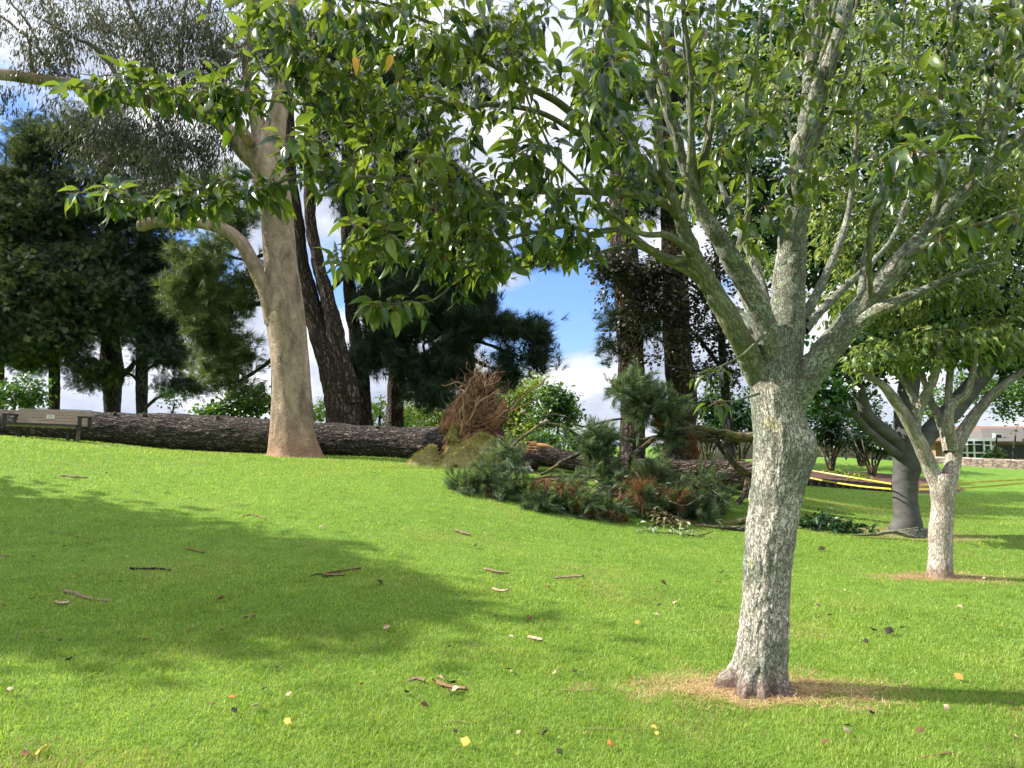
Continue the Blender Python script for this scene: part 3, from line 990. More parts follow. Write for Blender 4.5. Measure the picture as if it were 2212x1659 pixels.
    I3 = [(1540, 640, 4.75, 20), (1490, 590, 4.7, 16), (1430, 560, 4.65, 13), (1360, 530, 4.6, 10), (1250, 560, 4.5, 7), (1130, 575, 4.4, 5), (1020, 575, 4.3, 4), (985, 605, 4.25, 4), (940, 640, 4.2, 3.5), (870, 655, 4.15, 3), (800, 662, 4.1, 2)]
    V1 = [(1475, 480, 4.6, 16), (1490, 350, 4.5, 14), (1492, 200, 4.4, 13), (1485, 90, 4.3, 12), (1478, -40, 4.2, 9), (1470, -250, 4.1, 5)]
    V2 = [(1590, 560, 4.85, 16), (1620, 420, 4.8, 13), (1610, 250, 4.7, 10), (1640, 80, 4.6, 8), (1650, -120, 4.5, 5)]
    V3 = [(2010, 490, 4.6, 18), (2035, 360, 4.5, 15), (2030, 200, 4.4, 12), (2060, 60, 4.3, 9), (2080, -120, 4.2, 5)]
    V4 = [(1400, 425, 4.4, 12), (1340, 250, 4.0, 10), (1310, 100, 3.6, 8), (1300, -60, 3.2, 6)]
    V5 = [(1960, 555, 4.6, 16), (2060, 500, 4.4, 12), (2160, 470, 4.2, 9), (2280, 420, 4.0, 6)]
    V6 = [(1880, 640, 4.7, 14), (1880, 480, 4.2, 11), (1930, 400, 3.8, 9), (1960, 330, 3.5, 6)]
    W1 = [(1655, 720, 4.8, 9), (1600, 770, 4.6, 5), (1540, 800, 4.4, 4), (1490, 812, 4.3, 2)]
    W2 = [(1640, 850, 4.8, 7), (1600, 862, 4.6, 4), (1555, 868, 4.5, 3), (1530, 878, 4.45, 2)]
    ma = MB()
    lm2 = [A, G, H, H2, I1, I2, I3, V1, V2, V3, V4, V5, V6, W1, W2]
    for i, l in enumerate(lm2):
        p, r = limb_path(adj(l), 20 if i == 0 else 8)
        wv = np.stack([fbm(np.stack([np.arange(len(p)) * .18, np.full(len(p), i * 3.7 + 50), np.full(len(p), c)], 1), 2) - .5 for c in (1., 5., 9.)], 1)
        p = p + wv * .06 * np.linspace(0, 1, len(p))[:, None]
        tube(ma if i == 0 else mb, p, r, 48 if i == 0 else 10, barkdisp(.004, 40, 6, i * 3, .014, 10) if i == 0 else None)
        paths.append((p, r))
    # slender upright shoots rising from the scaffold limbs
    cand = np.vstack([q_[:-3] for q_, _ in paths[:7]])
    cand = cand[(cand[:, 2] > 3.0) & (cand[:, 2] < 4.6)]
    for k_ in range(22):
        a_ = cand[rng.integers(0, len(cand))]
        out_ = norm(np.array([a_[0] - MAIN[0], a_[1] - MAIN[1], 0]) + rng.normal(size=3) * .3)
        h_ = rng.uniform(1.2, 2.4)
        q_ = smooth_path(np.array([a_, a_ + out_ * .15 + [0, 0, h_ * .3], a_ + out_ * .28 + [0, 0, h_ * .65] + rng.normal(size=3) * .06, a_ + out_ * .34 + [0, 0, h_]]), 8)
        r_ = np.linspace(rng.uniform(.012, .026), .004, len(q_))
        tube(mb, q_, r_, 8)
        paths.append((q_, r_))
    mb.build('branches', M['lichen2'], root, smooth=True)
    ma.build('left_limb', M['lichen2'], root, smooth=True)
    # fine twigs reach out into the crown, leaves hang from them
    T = []
    bl = [  # X, Y, rx, ry, d, rd, twigs
        (200, 190, 55, 20, 4.3, .10, 6), (330, 195, 100, 34, 4.3, .22, 18), (500, 205, 95, 50, 4.3, .3, 26), (560, 60, 95, 55, 4.1, .4, 26),
        (230, 425, 90, 16, 4.2, .10, 12), (390, 432, 110, 22, 4.2, .16, 20), (545, 408, 85, 30, 4.2, .22, 18),
        (720, 60, 130, 80, 4.0, .6, 44), (730, 220, 110, 55, 4.3, .5, 34), (700, 350, 100, 40, 4.2, .4, 22), (640, 130, 80, 60, 4.2, .4, 20),
        (900, 80, 140, 90, 4.0, .7, 52), (910, 260, 140, 70, 4.3, .6, 40), (890, 400, 140, 60, 4.2, .6, 42), (830, 510, 90, 50, 4.2, .4, 22), (760, 560, 50, 28, 4.2, .2, 8),
        (1000, 480, 110, 70, 4.3, .6, 40), (1060, 560, 80, 30, 4.3, .4, 18), (950, 555, 80, 26, 4.2, .3, 12),
        (1110, 80, 130, 90, 3.9, .7, 48), (1110, 230, 120, 60, 4.4, .6, 18), (1150, 400, 120, 70, 4.3, .7, 42), (1190, 510, 90, 50, 4.4, .5, 28),
        (1320, 90, 120, 100, 3.7, .8, 44), (1330, 260, 110, 90, 4.2, .8, 36), (1350, 420, 100, 70, 4.4, .6, 24), (1300, 170, 60, 130, 3.0, .3, 20),
        (1500, 60, 110, 90, 4.3, .9, 34), (1540, 230, 110, 100, 4.6, .9, 30), (1540, 380, 90, 70, 4.8, .8, 18), (1400, 330, 60, 60, 3.4, .3, 7),
        (1700, 60, 120, 80, 4.5, 1.0, 30), (1660, 250, 110, 80, 4.2, .7, 20), (1900, 60, 130, 90, 4.5, 1.0, 40), (1880, 250, 120, 90, 4.3, .8, 28),
        (1950, 345, 70, 55, 3.4, .25, 14), (1740, 400, 90, 60, 4.2, .5, 12), (2090, 120, 120, 110, 4.3, 1.0, 40), (2080, 300, 110, 80, 4.2, .8, 26), (2180, 480, 70, 60, 4.0, .5, 12),
        (2060, 510, 70, 40, 3.9, .3, 9), (1640, 480, 60, 50, 4.4, .3, 8), (2200, 200, 90, 120, 4.0, .8, 22),
        (860, 655, 80, 12, 4.15, .07, 9), (990, 610, 25, 20, 4.25, .05, 3), (1540, 805, 40, 14, 4.4, .08, 4), (1552, 872, 26, 10, 4.5, .06, 3), (1250, 530, 50, 30, 4.4, .3, 8),
        # the crown goes on above the frame
        (900, -120, 260, 110, 4.0, 1.0, 24), (1400, -130, 300, 120, 4.3, 1.2, 40), (1900, -140, 300, 130, 4.6, 1.2, 40), (1650, -330, 500, 130, 4.8, 1.4, 30), (2300, 60, 120, 200, 4.2, 1, 24)]
    bl = [(a_, b_, c_, d_, e_ - .38 * min(1, max(0, (1350 - a_) / 500)), f_, g_) for a_, b_, c_, d_, e_, f_, g_ in bl]
    T = trees_targets(bl, 1.8)
    tw = grow(paths, T, k_r=.009, tipr=.0013, bend=.35, sag=-.06, seg=8, maxr=.011)
    mt = MB()
    for p, r in tw:
        tube(mt, p, r, 5)
    mt.build('twigs', M['twig'], root, smooth=True)
    ml, mp = MB(), MB()
    place_leaves(ml, tw, LEAF, .103, 11.5, frac=(0, 1), droop=.5, spread=.8, jit=.6, pet=mp, petlen=.028)
    mo = [(p, r) for p, r in paths[-len(lm2):] if r[-1] < .012]
    cr = ml.build('crown', M['leaf'], root, smooth=True)
    mp.build('leaf_stalks', M['petiole'], cr)
    # a few turned leaves
    for X, Y, d in ((765, 122, 3.2), (845, 118, 3.25)):
        my = MB()
        scatter(my, *LEAF, P(X, Y, d)[None], mkframes(np.array([[.5 * (X < 800) - .2, -.1, -1.0]]), np.array([[0.5, -1., .3]])), .075)
        tag(my.build('turned_leaf', mat_plain('orange_leaf', (.75, .30, .04), (.6, .4, .1), 20, .5), cr), 'orange turned leaves')
    return root


main_tree()


def generic_tree(name, label, cat, base, limbs, blobs, bark, foliage, mode, tsize=.1, per=6, dens=1.0, group=None, krad=.012, k=14, branch_mat=None, disp=.012, rad=.12, up=.3, tmpl=None, twigr=.05, leafkw=None, seg=5, trunk_n=1, cap=True, along=(.45, 1), flat=1.0):
    root = empty(name, base, label, cat, group)
    paths = []
    mb, mb2 = MB(), MB()
    for i, l in enumerate(limbs):
        if len(l[0]) == 4 and not isinstance(l[0][0], tuple):
            p, r = limb_path(l, 10)
        wv = np.stack([fbm(np.stack([np.arange(len(p)) * .1, np.full(len(p), i * 3.7 + base[0]), np.full(len(p), c)], 1), 2) - .5 for c in (1., 5., 9.)], 1)
        p = p + wv * r.mean() * (.35 if i == 0 else .8) * np.linspace(0, 1, len(p))[:, None] ** .5
        tube(mb if i < trunk_n else mb2, p, r, 40 if r.max() > .15 else k, barkdisp(disp, 8, 2.2, i, disp * 2.5, 3) if r.max() > .08 else None)
        paths.append((p, r))
    mb.build('trunk', bark, root, smooth=True)
    T = trees_targets(blobs, dens)
    tw = grow(paths, T, k_r=krad, tipr=.004 if mode != 'leaf' else .002, bend=.3, sag=-.04, seg=seg, maxr=twigr)
    for p, r in tw:
        tube(mb2, p, r, 4)
    if mb2.n:
        mb2.build('branches', branch_mat or bark, root, smooth=True)
    mc = MB()
    if mode == 'leaf':
        place_leaves(mc, tw, tmpl or LEAF_S, tsize, per, **(leafkw or dict(frac=(.2, 1), droop=.4, cluster=rad)))
    else:
        place_tufts(mc, tw, tmpl, tsize, per, rad, up, along, flat)
    mc.build('crown', foliage, root, smooth=(mode == 'leaf'))
    return root, tw


TUFTS = [tuft_template(26, .8, .022, s_) for s_ in (1, 2, 3)]
def plume_template(n=64, seed=1):
    r = np.random.default_rng(seed)
    v, t = [], []
    for i in range(n):
        a = r.uniform(0, 2 * math.pi)
        y0 = r.uniform(-.1, .75)
        sp = r.uniform(.35, .85) * (1 - .45 * max(0, y0))
        d = norm(np.array([math.cos(a) * sp, 1.0, math.sin(a) * sp]))
        L = r.uniform(.42, .62)
        b = np.array([0, y0, -.06 * y0])
        m = b + d * L * .55
        tip = b + d * L + np.array([0, 0, -.10])
        s_ = norm(np.cross(d, r.normal(size=3))) * .009
        k = len(v)
        v += [b - s_, b + s_, m + s_ * .9, m - s_ * .9, tip]
        t += [(k, k + 1, k + 2), (k, k + 2, k + 3), (k + 3, k + 2, k + 4)]
    return np.array(v), np.array(t), None


PLUMES = [plume_template(64, s_) for s_ in (1, 2, 3)]
TUFTS_N = [tuft_template(30, .5, .020, s_ + 9, .4) for s_ in (1, 2, 3)]
SPRAYS = [spray_template(s_) for s_ in (3, 4, 5)]


def Bz(*rows):
    return list(rows)


# ---- second pale tree
generic_tree('park_tree', 'smaller pale barked park tree with straw ring, standing right of the nearest tree', 'tree', SEC,
             [[(2031, 1249, 9.3, 66), (2030, 1235, 9.3, 54), (2031, 1205, 9.3, 48), (2033, 1150, 9.3, 47), (2036, 1090, 9.3, 46), (2036, 1045, 9.3, 54), (2036, 1025, 9.3, 50)],
              [(2025, 1045, 9.3, 34), (2010, 1008, 9.3, 34), (1992, 970, 9.25, 32), (1974, 938, 9.2, 30), (1942, 876, 9.1, 24), (1900, 826, 9.0, 18), (1845, 796, 8.9, 10)],
              [(2048, 1045, 9.3, 36), (2056, 1010, 9.3, 34), (2063, 968, 9.3, 32), (2084, 926, 9.3, 28), (2115, 887, 9.25, 24), (2150, 844, 9.2, 20), (2215, 800, 9.1, 14)],
              [(1975, 940, 9.2, 24), (1982, 895, 9.15, 20), (1997, 860, 9.1, 20), (2020, 812, 9.0, 16), (2030, 740, 8.9, 10)],
              [(1984, 905, 9.2, 16), (1976, 870, 9.25, 16), (1954, 828, 9.3, 14), (1920, 790, 9.3, 10)],
              [(2050, 975, 9.3, 24), (2038, 928, 9.4, 20), (2015, 875, 9.5, 16), (1990, 800, 9.6, 11), (1985, 700, 9.6, 7)],
              [(2058, 970, 9.2, 24), (2050, 905, 9.1, 20), (2058, 872, 9.1, 20), (2090, 842, 9.0, 16), (2110, 760, 8.9, 10)],
              [(2050, 880, 9.1, 16), (2052, 800, 9.2, 14), (2080, 700, 9.3, 9)]],
             [(1890, 770, 60, 30, 9.0, .5, 26), (1990, 750, 90, 50, 9.1, .6, 50), (2100, 740, 80, 55, 9.1, .6, 46), (2200, 700, 80, 80, 9.2, .6, 46), (1850, 650, 80, 70, 9.2, .6, 48),
              (1960, 620, 110, 80, 9.2, .7, 70), (2090, 580, 110, 90, 9.3, .8, 70), (1830, 510, 90, 90, 9.3, .7, 54), (1950, 420, 130, 110, 9.3, .9, 80), (2120, 400, 120, 120, 9.3, .9, 80),
              (2260, 500, 90, 150, 9.3, .8, 46), (1760, 380, 80, 110, 9.4, .7, 36), (1900, 230, 150, 90, 9.4, .9, 54), (2110, 200, 130, 100, 9.4, .9, 50), (1640, 560, 40, 40, 9.6, .4, 12), (1650, 200, 110, 120, 9.6, .8, 40), (2200, 80, 120, 100, 9.5, .9, 40), (1950, 60, 180, 80, 9.5, .9, 50)],
             M['pale'], M['leaf2'], 'leaf', tsize=.10, per=15, dens=1.4, branch_mat=M['pale'], tmpl=LEAF, disp=.008, krad=.01, twigr=.02,
             leafkw=dict(frac=(.1, 1), droop=.7, cluster=.05), seg=6)

# ---- third, big grey tree with the flared foot
generic_tree('shade_tree', 'dark grey smooth barked tree with flared root foot behind the small pale tree', 'tree', BIG,
             [[(1961, 1168, 13.6, 104), (1961, 1156, 13.6, 94), (1960, 1144, 13.6, 76), (1958, 1125, 13.6, 58), (1957, 1090, 13.6, 50), (1957, 1040, 13.6, 51), (1960, 1000, 13.6, 58), (1962, 970, 13.6, 66), (1958, 900, 13.6, 46), (1965, 820, 13.7, 42), (1985, 700, 13.8, 32), (1990, 500, 13.8, 18)],
              [(1955, 985, 13.6, 36), (1925, 945, 13.4, 32), (1880, 905, 13.1, 30), (1858, 860, 13, 26), (1848, 815, 12.9, 22), (1820, 740, 12.8, 14)],
              [(1955, 995, 13.6, 22), (1920, 968, 13.3, 19), (1880, 935, 13.0, 17), (1845, 900, 12.8, 14), (1790, 872, 12.6, 9)],
              [(1964, 995, 13.6, 42), (2008, 935, 13.7, 40), (2060, 880, 13.8, 44), (2120, 810, 13.9, 38), (2170, 740, 14, 28), (2230, 640, 14, 18)]],
             [(1850, 770, 70, 40, 13, 1.0, 50), (1780, 850, 50, 16, 12.7, .4, 14), (1960, 720, 130, 60, 13.6, 1.2, 90), (2110, 670, 110, 80, 13.9, 1.2, 90), (2200, 760, 50, 40, 14, .8, 30), (1880, 560, 190, 110, 13.7, 1.4, 120),
              (2150, 480, 150, 160, 13.8, 1.5, 120), (1900, 330, 200, 150, 13.8, 1.6, 100), (1700, 480, 110, 130, 13.9, 1.2, 70), (1560, 380, 110, 120, 13.9, 1.2, 60), (1700, 200, 200, 120, 14, 1.6, 80), (2150, 150, 200, 140, 14, 1.6, 80), (1850, 80, 260, 130, 14.5, 2, 110), (1620, 120, 120, 120, 14.5, 1.5, 50), (2350, 400, 160, 260, 14, 2, 70), (2000, -120, 350, 100, 14.5, 2, 70)],
             M['grey'], M['leafdark'], 'leaf', tsize=.13, per=18, dens=1.9, branch_mat=M['grey'], tmpl=LEAF_S, disp=.004, krad=.012,
             leafkw=dict(frac=(.1, 1), droop=.4, cluster=.14), group=None)

# ---- eucalyptus
EUC = P(635, 987, 19.0)


def euc_tree():
    root = empty('gum_tree', EUC, 'tall smooth cream barked gum tree with a bare sawn off lower limb', 'tree')
    mb = MB()
    tr = [(632, 992, 19, 140), (632, 975, 19, 118), (630, 940, 19, 106), (629, 890, 19, 96), (628, 840, 19, 90), (624, 780, 19, 88), (619, 720, 19, 88), (613, 670, 19, 92), (610, 630, 19, 88), (606, 580, 19, 80), (602, 530, 19, 78), (597, 470, 19, 76), (590, 420, 19, 78), (578, 370, 19, 82), (572, 335, 19, 84), (574, 305, 19, 60), (585, 270, 19, 44)]
    s = smooth_path(np.array([[*P(a, b, c), PX(e, c) / 2] for a, b, c, e in tr]), 14)
    s[:, 3] *= .91
    s[:, 0] += .025
    bd = barkdisp(.022, 2.4, 1.3, 2, .07, 1.6, ridged=False)

    def d2(R, A, SS):
        fold = .05 * np.exp(-SS / .5) * (np.sin(A * 4 + 2) + .7 * np.sin(A * 7 + SS * 3))
        sw = .018 * np.sin(A * 6 + SS * 1.5) * np.exp(-SS / 2.2)
        collar = 0
        return bd(R, A, SS) + fold + sw
    tube(mb, s[:, :3], s[:, 3], 96, d2)
    paths = [(s[:, :3], s[:, 3])]
    big = [(560, 345, 19, 62), (530, 325, 18.9, 44), (500, 290, 18.8, 34), (462, 258, 18.7, 30), (400, 236, 18.6, 28), (340, 222, 18.5, 28), (283, 215, 18.4, 28), (230, 200, 18.4, 27), (180, 186, 18.3, 26), (130, 178, 18.2, 25), (77, 170, 18.2, 25), (0, 160, 18, 26), (-120, 150, 17.9, 20), (-260, 100, 17.8, 12)]
    stem = [(575, 330, 19, 50), (555, 260, 19, 34), (540, 190, 19, 27), (535, 120, 19, 24), (545, 40, 19, 20), (560, -80, 19, 14)]
    stem2 = [(588, 320, 19.1, 54), (598, 260, 19.1, 44), (612, 190, 19.2, 40), (625, 100, 19.3, 34), (640, 0, 19.3, 28), (650, -120, 19.4, 18)]
    stub = [(546, 312, 18.8, 26), (536, 300, 18.5, 25), (524, 283, 18.2, 25), (518, 276, 18.1, 24)]
    low = [(600, 690, 18.95, 60), (585, 655, 18.8, 44), (572, 625, 18.7, 34), (556, 590, 18.65, 31), (540, 555, 18.6, 30), (522, 525, 18.6, 29), (500, 505, 18.6, 27), (470, 490, 18.6, 27), (436, 483, 18.6, 24), (400, 481, 18.6, 22), (365, 480, 18.6, 23), (335, 480, 18.6, 24), (310, 486, 18.6, 26), (303, 487, 18.6, 24)]
    for i, l in enumerate([big, stem, stem2, stub, low]):
        p, r = limb_path(l, 14)
        tube(mb, p, r, 32, barkdisp(.012, 4, 2, i * 2, .03, 4, ridged=False))
        paths.append((p, r))
    # collar where the low limb leaves the trunk
    a = np.linspace(0, 2 * math.pi, 24)
    c = P(601, 640, 18.66)
    ring = np.stack([c[0] + np.cos(a) * .14, np.full(24, c[1]), c[2] + np.sin(a) * .22], 1)
    tube(mb, ring, .05 + .018 * np.sin(a * 3), 14, barkdisp(.05, 9, 9, 4, .06, 6, ridged=False), (False, False))
    kn = c + np.array([[0, .12, .14], [0, .02, .07], [.01, -.02, 0], [0, .02, -.08], [0, .12, -.15]])
    tube(mb, smooth_path(kn, 5), .07, 16, barkdisp(.07, 8, 8, 9, .08, 6, ridged=False), (True, True))
    mb.build('trunk', M['euc'], root, smooth=True)
    # dark hanging twisty branches and the thin upper framework
    mh = MB()
    thin = [[(243, 205, 18.4, 14), (232, 232, 18.3, 12), (218, 262, 18.2, 12), (217, 300, 18.2, 11), (228, 345, 18.2, 11), (236, 372, 18.2, 10), (258, 398, 18.2, 9), (278, 422, 18.2, 9), (296, 458, 18.3, 8), (304, 478, 18.4, 7)],
            [(228, 345, 18.2, 9), (215, 355, 18.1, 8), (210, 370, 18.1, 6), (220, 388, 18.1, 4)],
            [(75, 168, 18.2, 12), (66, 120, 18.1, 9), (58, 85, 18.0, 8), (30, 55, 17.9, 6), (0, 35, 17.8, 5)],
            [(140, 175, 18.2, 10), (100, 120, 18.2, 8), (60, 60, 18.1, 6), (20, 0, 18, 4)],
            [(180, 186, 18.3, 9), (150, 150, 18.5, 7), (110, 60, 18.6, 5), (80, -20, 18.6, 4)],
            [(283, 215, 18.4, 12), (220, 120, 18.3, 9), (140, 70, 18.3, 7), (70, 30, 18.3, 5)],
            [(340, 222, 18.5, 14), (330, 130, 18.7, 11), (290, 40, 18.8, 9), (250, -60, 18.9, 7)],
            [(400, 236, 18.6, 14), (390, 120, 18.5, 11), (400, 20, 18.4, 9), (430, -90, 18.4, 6)],
            [(462, 258, 18.7, 12), (470, 150, 18.6, 10), (450, 60, 18.5, 8), (470, -60, 18.5, 6)],
            [(470, 483, 18.6, 8), (430, 455, 18.6, 7), (380, 440, 18.7, 5), (340, 425, 18.7, 3)]]
    for i, l in enumerate(thin):
        p, r = limb_path(l, 8)
        wv = np.stack([fbm(np.stack([np.arange(len(p)) * .3, np.full(len(p), i * 3.7 + 80), np.full(len(p), c_)], 1), 2) - .5 for c_ in (1., 5., 9.)], 1)
        p = p + wv * .25 * np.sin(np.linspace(0, math.pi, len(p)))[:, None]
        tube(mh, p, r, 8)
        paths.append((p, r))
    bl = [(60, 60, 90, 70, 18.2, 1.2, 30), (180, 60, 90, 70, 18.3, 1.4, 60), (300, 60, 100, 80, 18.4, 1.5, 90), (420, 70, 90, 90, 18.5, 1.5, 100), (500, 110, 70, 80, 18.6, 1.2, 60),
          (360, 180, 100, 60, 18.4, 1.2, 70), (440, 220, 70, 60, 18.5, 1.0, 50), (330, 290, 90, 45, 18.4, .9, 60), (400, 320, 80, 50, 18.4, .9, 44), (250, 290, 60, 60, 18.3, .9, 24), (270, 200, 80, 40, 18.4, .8, 22),
          (470, 320, 50, 50, 18.6, .7, 26), (150, 260, 70, 60, 18.2, .8, 12), (20, 230, 30, 40, 18, .5, 7), (60, 150, 70, 40, 18.1, .8, 12), (200, 330, 80, 60, 18.4, .9, 22), (300, 380, 90, 50, 18.4, .9, 26), (430, 400, 60, 40, 18.5, .7, 14), (110, 110, 110, 60, 18.2, 1.3, 26), (300, -60, 350, 60, 18.6, 1.8, 90), (620, 40, 80, 80, 19.2, 1.2, 40), (540, 20, 70, 60, 19, 1, 30)]
    T = trees_targets(bl, 1.7)
    tw = grow(paths, T, k_r=.012, tipr=.004, bend=.3, sag=-.25, seg=7, maxr=.03)
    for p, r in tw:
        tube(mh, p, r, 4)
    mh.build('branches', mat_plain('grey_brown_twigs', (.2, .165, .13), (.09, .07, .06), 6), root, smooth=True)
    ml = MB()
    place_leaves(ml, tw, LEAF_LONG, .16, 19, frac=(.1, 1), droop=1.5, spread=.6, cluster=.13)
    ml.build('crown', M['leafeuc'], root, smooth=False)
    # sawn end of the lower limb
    ms = MB()
    c = P(301, 488, 18.6)
    tube(ms, np.array([c + [.03, 0, 0], c - [.015, 0, .0]]), [.135, .13], 20)
    mz = ms.build('sawn_end', mat_plain('weathered_cut_wood', (.42, .33, .24), (.28, .2, .14), 14), root)


euc_tree()

# ---- left dark conifers
CG = 'dark conifers behind the fallen log'
ckw = dict(bark=M['darkbark'], foliage=M['conifer'], mode='tuft', tsize=.27, per=100, tmpl=SPRAYS, rad=.40, up=.1, flat=.45, dens=.85, group=CG, disp=.02, branch_mat=M['darkbark'], twigr=.05, krad=.012, along=(.3, 1))


def gbase(X, Y, d):
    p = P(X, Y, d)
    return np.array([p[0], p[1], g1(p[0], p[1])])


def trunk_to_ground(l):
    """start a limb on the ground below its first row"""
    X, Y, d, w = l[0]
    p = gbase(X, Y, d)
    Yg = 829.5 + (960 - 829.5) * 1.0 - (p[2] - CAMZ) / d * FPX
    Yg = 960 - (p[2] - CAMZ) / d * FPX
    return [(X, Yg + 8, d, w * 1.35), (X, Yg - 12, d, w * 1.1)] + l if Yg - 15 > Y else [(X, Yg + 8, d, w * 1.2)] + l[1:]


generic_tree('conifer', 'dark conifer at the far left whose crown runs out of the frame', 'tree', gbase(-2, 900, 31),
             [trunk_to_ground([(-2, 880, 31, 22), (0, 780, 31, 20), (5, 600, 31, 16), (10, 420, 31, 10), (14, 330, 31, 5)])],
             [(-60, 600, 90, 180, 31, 2, 60), (25, 500, 70, 120, 31, 1.6, 50), (35, 640, 75, 100, 30.5, 1.7, 60), (30, 735, 70, 55, 30.5, 1.6, 46), (10, 400, 45, 60, 31, 1, 20), (70, 320, 40, 70, 31.3, 1.0, 20)], **ckw)
generic_tree('conifer', 'olive tipped conifer with straight slim trunk above the bench', 'tree', gbase(118, 890, 32),
             [trunk_to_ground([(118, 885, 32, 22), (117, 800, 32, 24), (115, 700, 32, 20), (112, 500, 32, 14), (108, 260, 32, 6)])],
             [(108, 320, 60, 90, 32, 1.5, 40), (112, 470, 85, 100, 31.5, 1.8, 66), (118, 620, 100, 90, 31, 1.9, 76), (118, 725, 90, 50, 31, 1.8, 56), (70, 775, 50, 26, 31, 1, 14), (160, 780, 24, 24, 31, .6, 6)], **ckw)
_ckc = dict(ckw)
generic_tree('conifer', 'forked dark conifer with thick flaring trunk right of the bench', 'tree', gbase(243, 890, 33),
             [trunk_to_ground([(243, 885, 33, 35), (243, 840, 33, 40), (240, 800, 33, 50), (238, 700, 33, 34), (236, 500, 33, 20), (236, 260, 33, 8)]),
              [(225, 810, 33, 22), (205, 780, 33, 14), (185, 775, 33, 9), (165, 765, 33, 5)],
              [(255, 815, 33, 20), (275, 800, 33, 14), (295, 780, 33, 9)]],
             [(230, 300, 80, 90, 33, 1.8, 50), (235, 450, 85, 110, 32.5, 2, 70), (240, 600, 95, 100, 32, 2, 80), (235, 690, 85, 55, 32, 1.9, 60), (190, 820, 22, 34, 31.5, .5, 9), (225, 800, 20, 26, 32, .5, 5)], **_ckc)
generic_tree('conifer', 'nearly black conifer with slim trunk beside the forked conifer', 'tree', gbase(307, 890, 32.5),
             [trunk_to_ground([(307, 888, 32.5, 24), (306, 800, 32.5, 27), (308, 700, 32.5, 22), (312, 500, 32.5, 14), (318, 300, 32.5, 6)]),
              [(315, 880, 32.3, 8), (340, 860, 32, 6), (370, 850, 31.5, 4)],
              [(303, 830, 32.4, 7), (285, 810, 32.2, 6), (262, 805, 32, 4)],
              [(315, 800, 32.4, 9), (340, 785, 32, 6), (370, 780, 31.6, 4)]],
             [(330, 400, 65, 100, 32.5, 1.8, 44), (335, 540, 80, 100, 32, 1.9, 70), (340, 665, 85, 80, 31.8, 1.9, 76), (375, 765, 60, 30, 31.5, 1.4, 26), (400, 835, 45, 20, 31, .8, 12), (390, 600, 50, 90, 32.5, 1, 30)],
             **{**ckw, 'foliage': M['needledark']})

# ---- pines in the middle distance
PG = 'tall pines behind the fallen log'
pkw = dict(bark=M['pinebark'], mode='tuft', tsize=.36, per=15, tmpl=TUFTS, rad=.19, up=.25, disp=.035, branch_mat=M['darkbark'], twigr=.06, krad=.014)
generic_tree('pine_tree', 'bright tufted green pine between the dark conifers and the cream gum', 'tree', gbase(600, 930, 25.5),
             [trunk_to_ground([(600, 920, 25.5, 30), (598, 760, 25.5, 26), (595, 560, 25.5, 20), (590, 400, 25.5, 10)]),
              [(598, 770, 25.3, 12), (570, 790, 25.1, 10), (540, 810, 25, 8), (500, 830, 24.9, 6), (460, 835, 24.9, 4)],
              [(597, 640, 25.3, 12), (540, 660, 25, 9), (470, 660, 24.8, 6), (410, 640, 24.8, 4)],
              [(595, 540, 25.3, 10), (530, 560, 25, 7), (450, 540, 24.8, 5)]],
             [(440, 565, 65, 50, 24.8, 1.1, 34), (405, 640, 48, 45, 24.8, .9, 26), (480, 650, 60, 60, 24.8, 1, 36), (460, 720, 60, 50, 24.8, 1, 32), (510, 760, 55, 50, 24.9, .9, 24), (470, 800, 50, 26, 24.9, .7, 14), (545, 620, 30, 60, 25, .7, 12), (500, 480, 60, 50, 25, .9, 20), (540, 840, 30, 16, 25, .4, 5), (470, 400, 70, 50, 25.5, 1, 18)],
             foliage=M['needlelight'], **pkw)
generic_tree('pine_tree', 'twin stemmed pine with leaning furrowed trunks right beside the cream gum', 'tree', gbase(742, 920, 24),
             [trunk_to_ground([(742, 918, 24, 76), (738, 870, 24, 74), (726, 820, 24, 66), (706, 760, 24, 56), (682, 700, 24, 48), (662, 630, 24, 45), (648, 570, 24, 44), (636, 480, 24, 40), (628, 380, 24, 34), (622, 250, 24, 28), (618, 60, 24, 18)]),
              [(748, 870, 23.9, 60), (744, 820, 23.8, 54), (733, 760, 23.8, 42), (719, 690, 23.8, 38), (705, 630, 23.8, 34), (686, 570, 23.8, 30), (676, 480, 23.8, 28), (670, 380, 23.8, 25), (664, 250, 23.8, 22), (658, 60, 23.8, 15)],
              [(715, 625, 23.8, 12), (728, 612, 23.5, 11), (742, 600, 23.3, 8), (752, 585, 23.2, 6)]],
             [(760, 400, 60, 90, 24, 1.2, 26), (740, 250, 70, 70, 24, 1.2, 26), (640, 120, 90, 80, 24.2, 1.4, 40), (750, 110, 90, 70, 24.2, 1.4, 34), (690, 330, 30, 40, 24, .5, 6)],
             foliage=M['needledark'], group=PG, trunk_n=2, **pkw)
generic_tree('pine_tree', 'dark pine with slender dark trunk just right of the twin stemmed pine', 'tree', gbase(789, 920, 25.5),
             [trunk_to_ground([(789, 920, 25.5, 36), (784, 840, 25.5, 34), (772, 740, 25.5, 31), (757, 650, 25.5, 30), (748, 500, 25.5, 26), (745, 300, 25.5, 18), (740, 100, 25.5, 10)])],
             [(810, 580, 50, 50, 25, 1.1, 34), (830, 660, 60, 60, 25, 1.1, 44), (800, 760, 48, 50, 25, 1, 34), (790, 470, 50, 60, 25, 1, 24), (850, 330, 70, 70, 25.5, 1.3, 30), (830, 190, 90, 80, 25.5, 1.4, 36), (700, 190, 40, 60, 25.5, 1, 12)],
             foliage=M['needledark'], group=PG, **pkw)
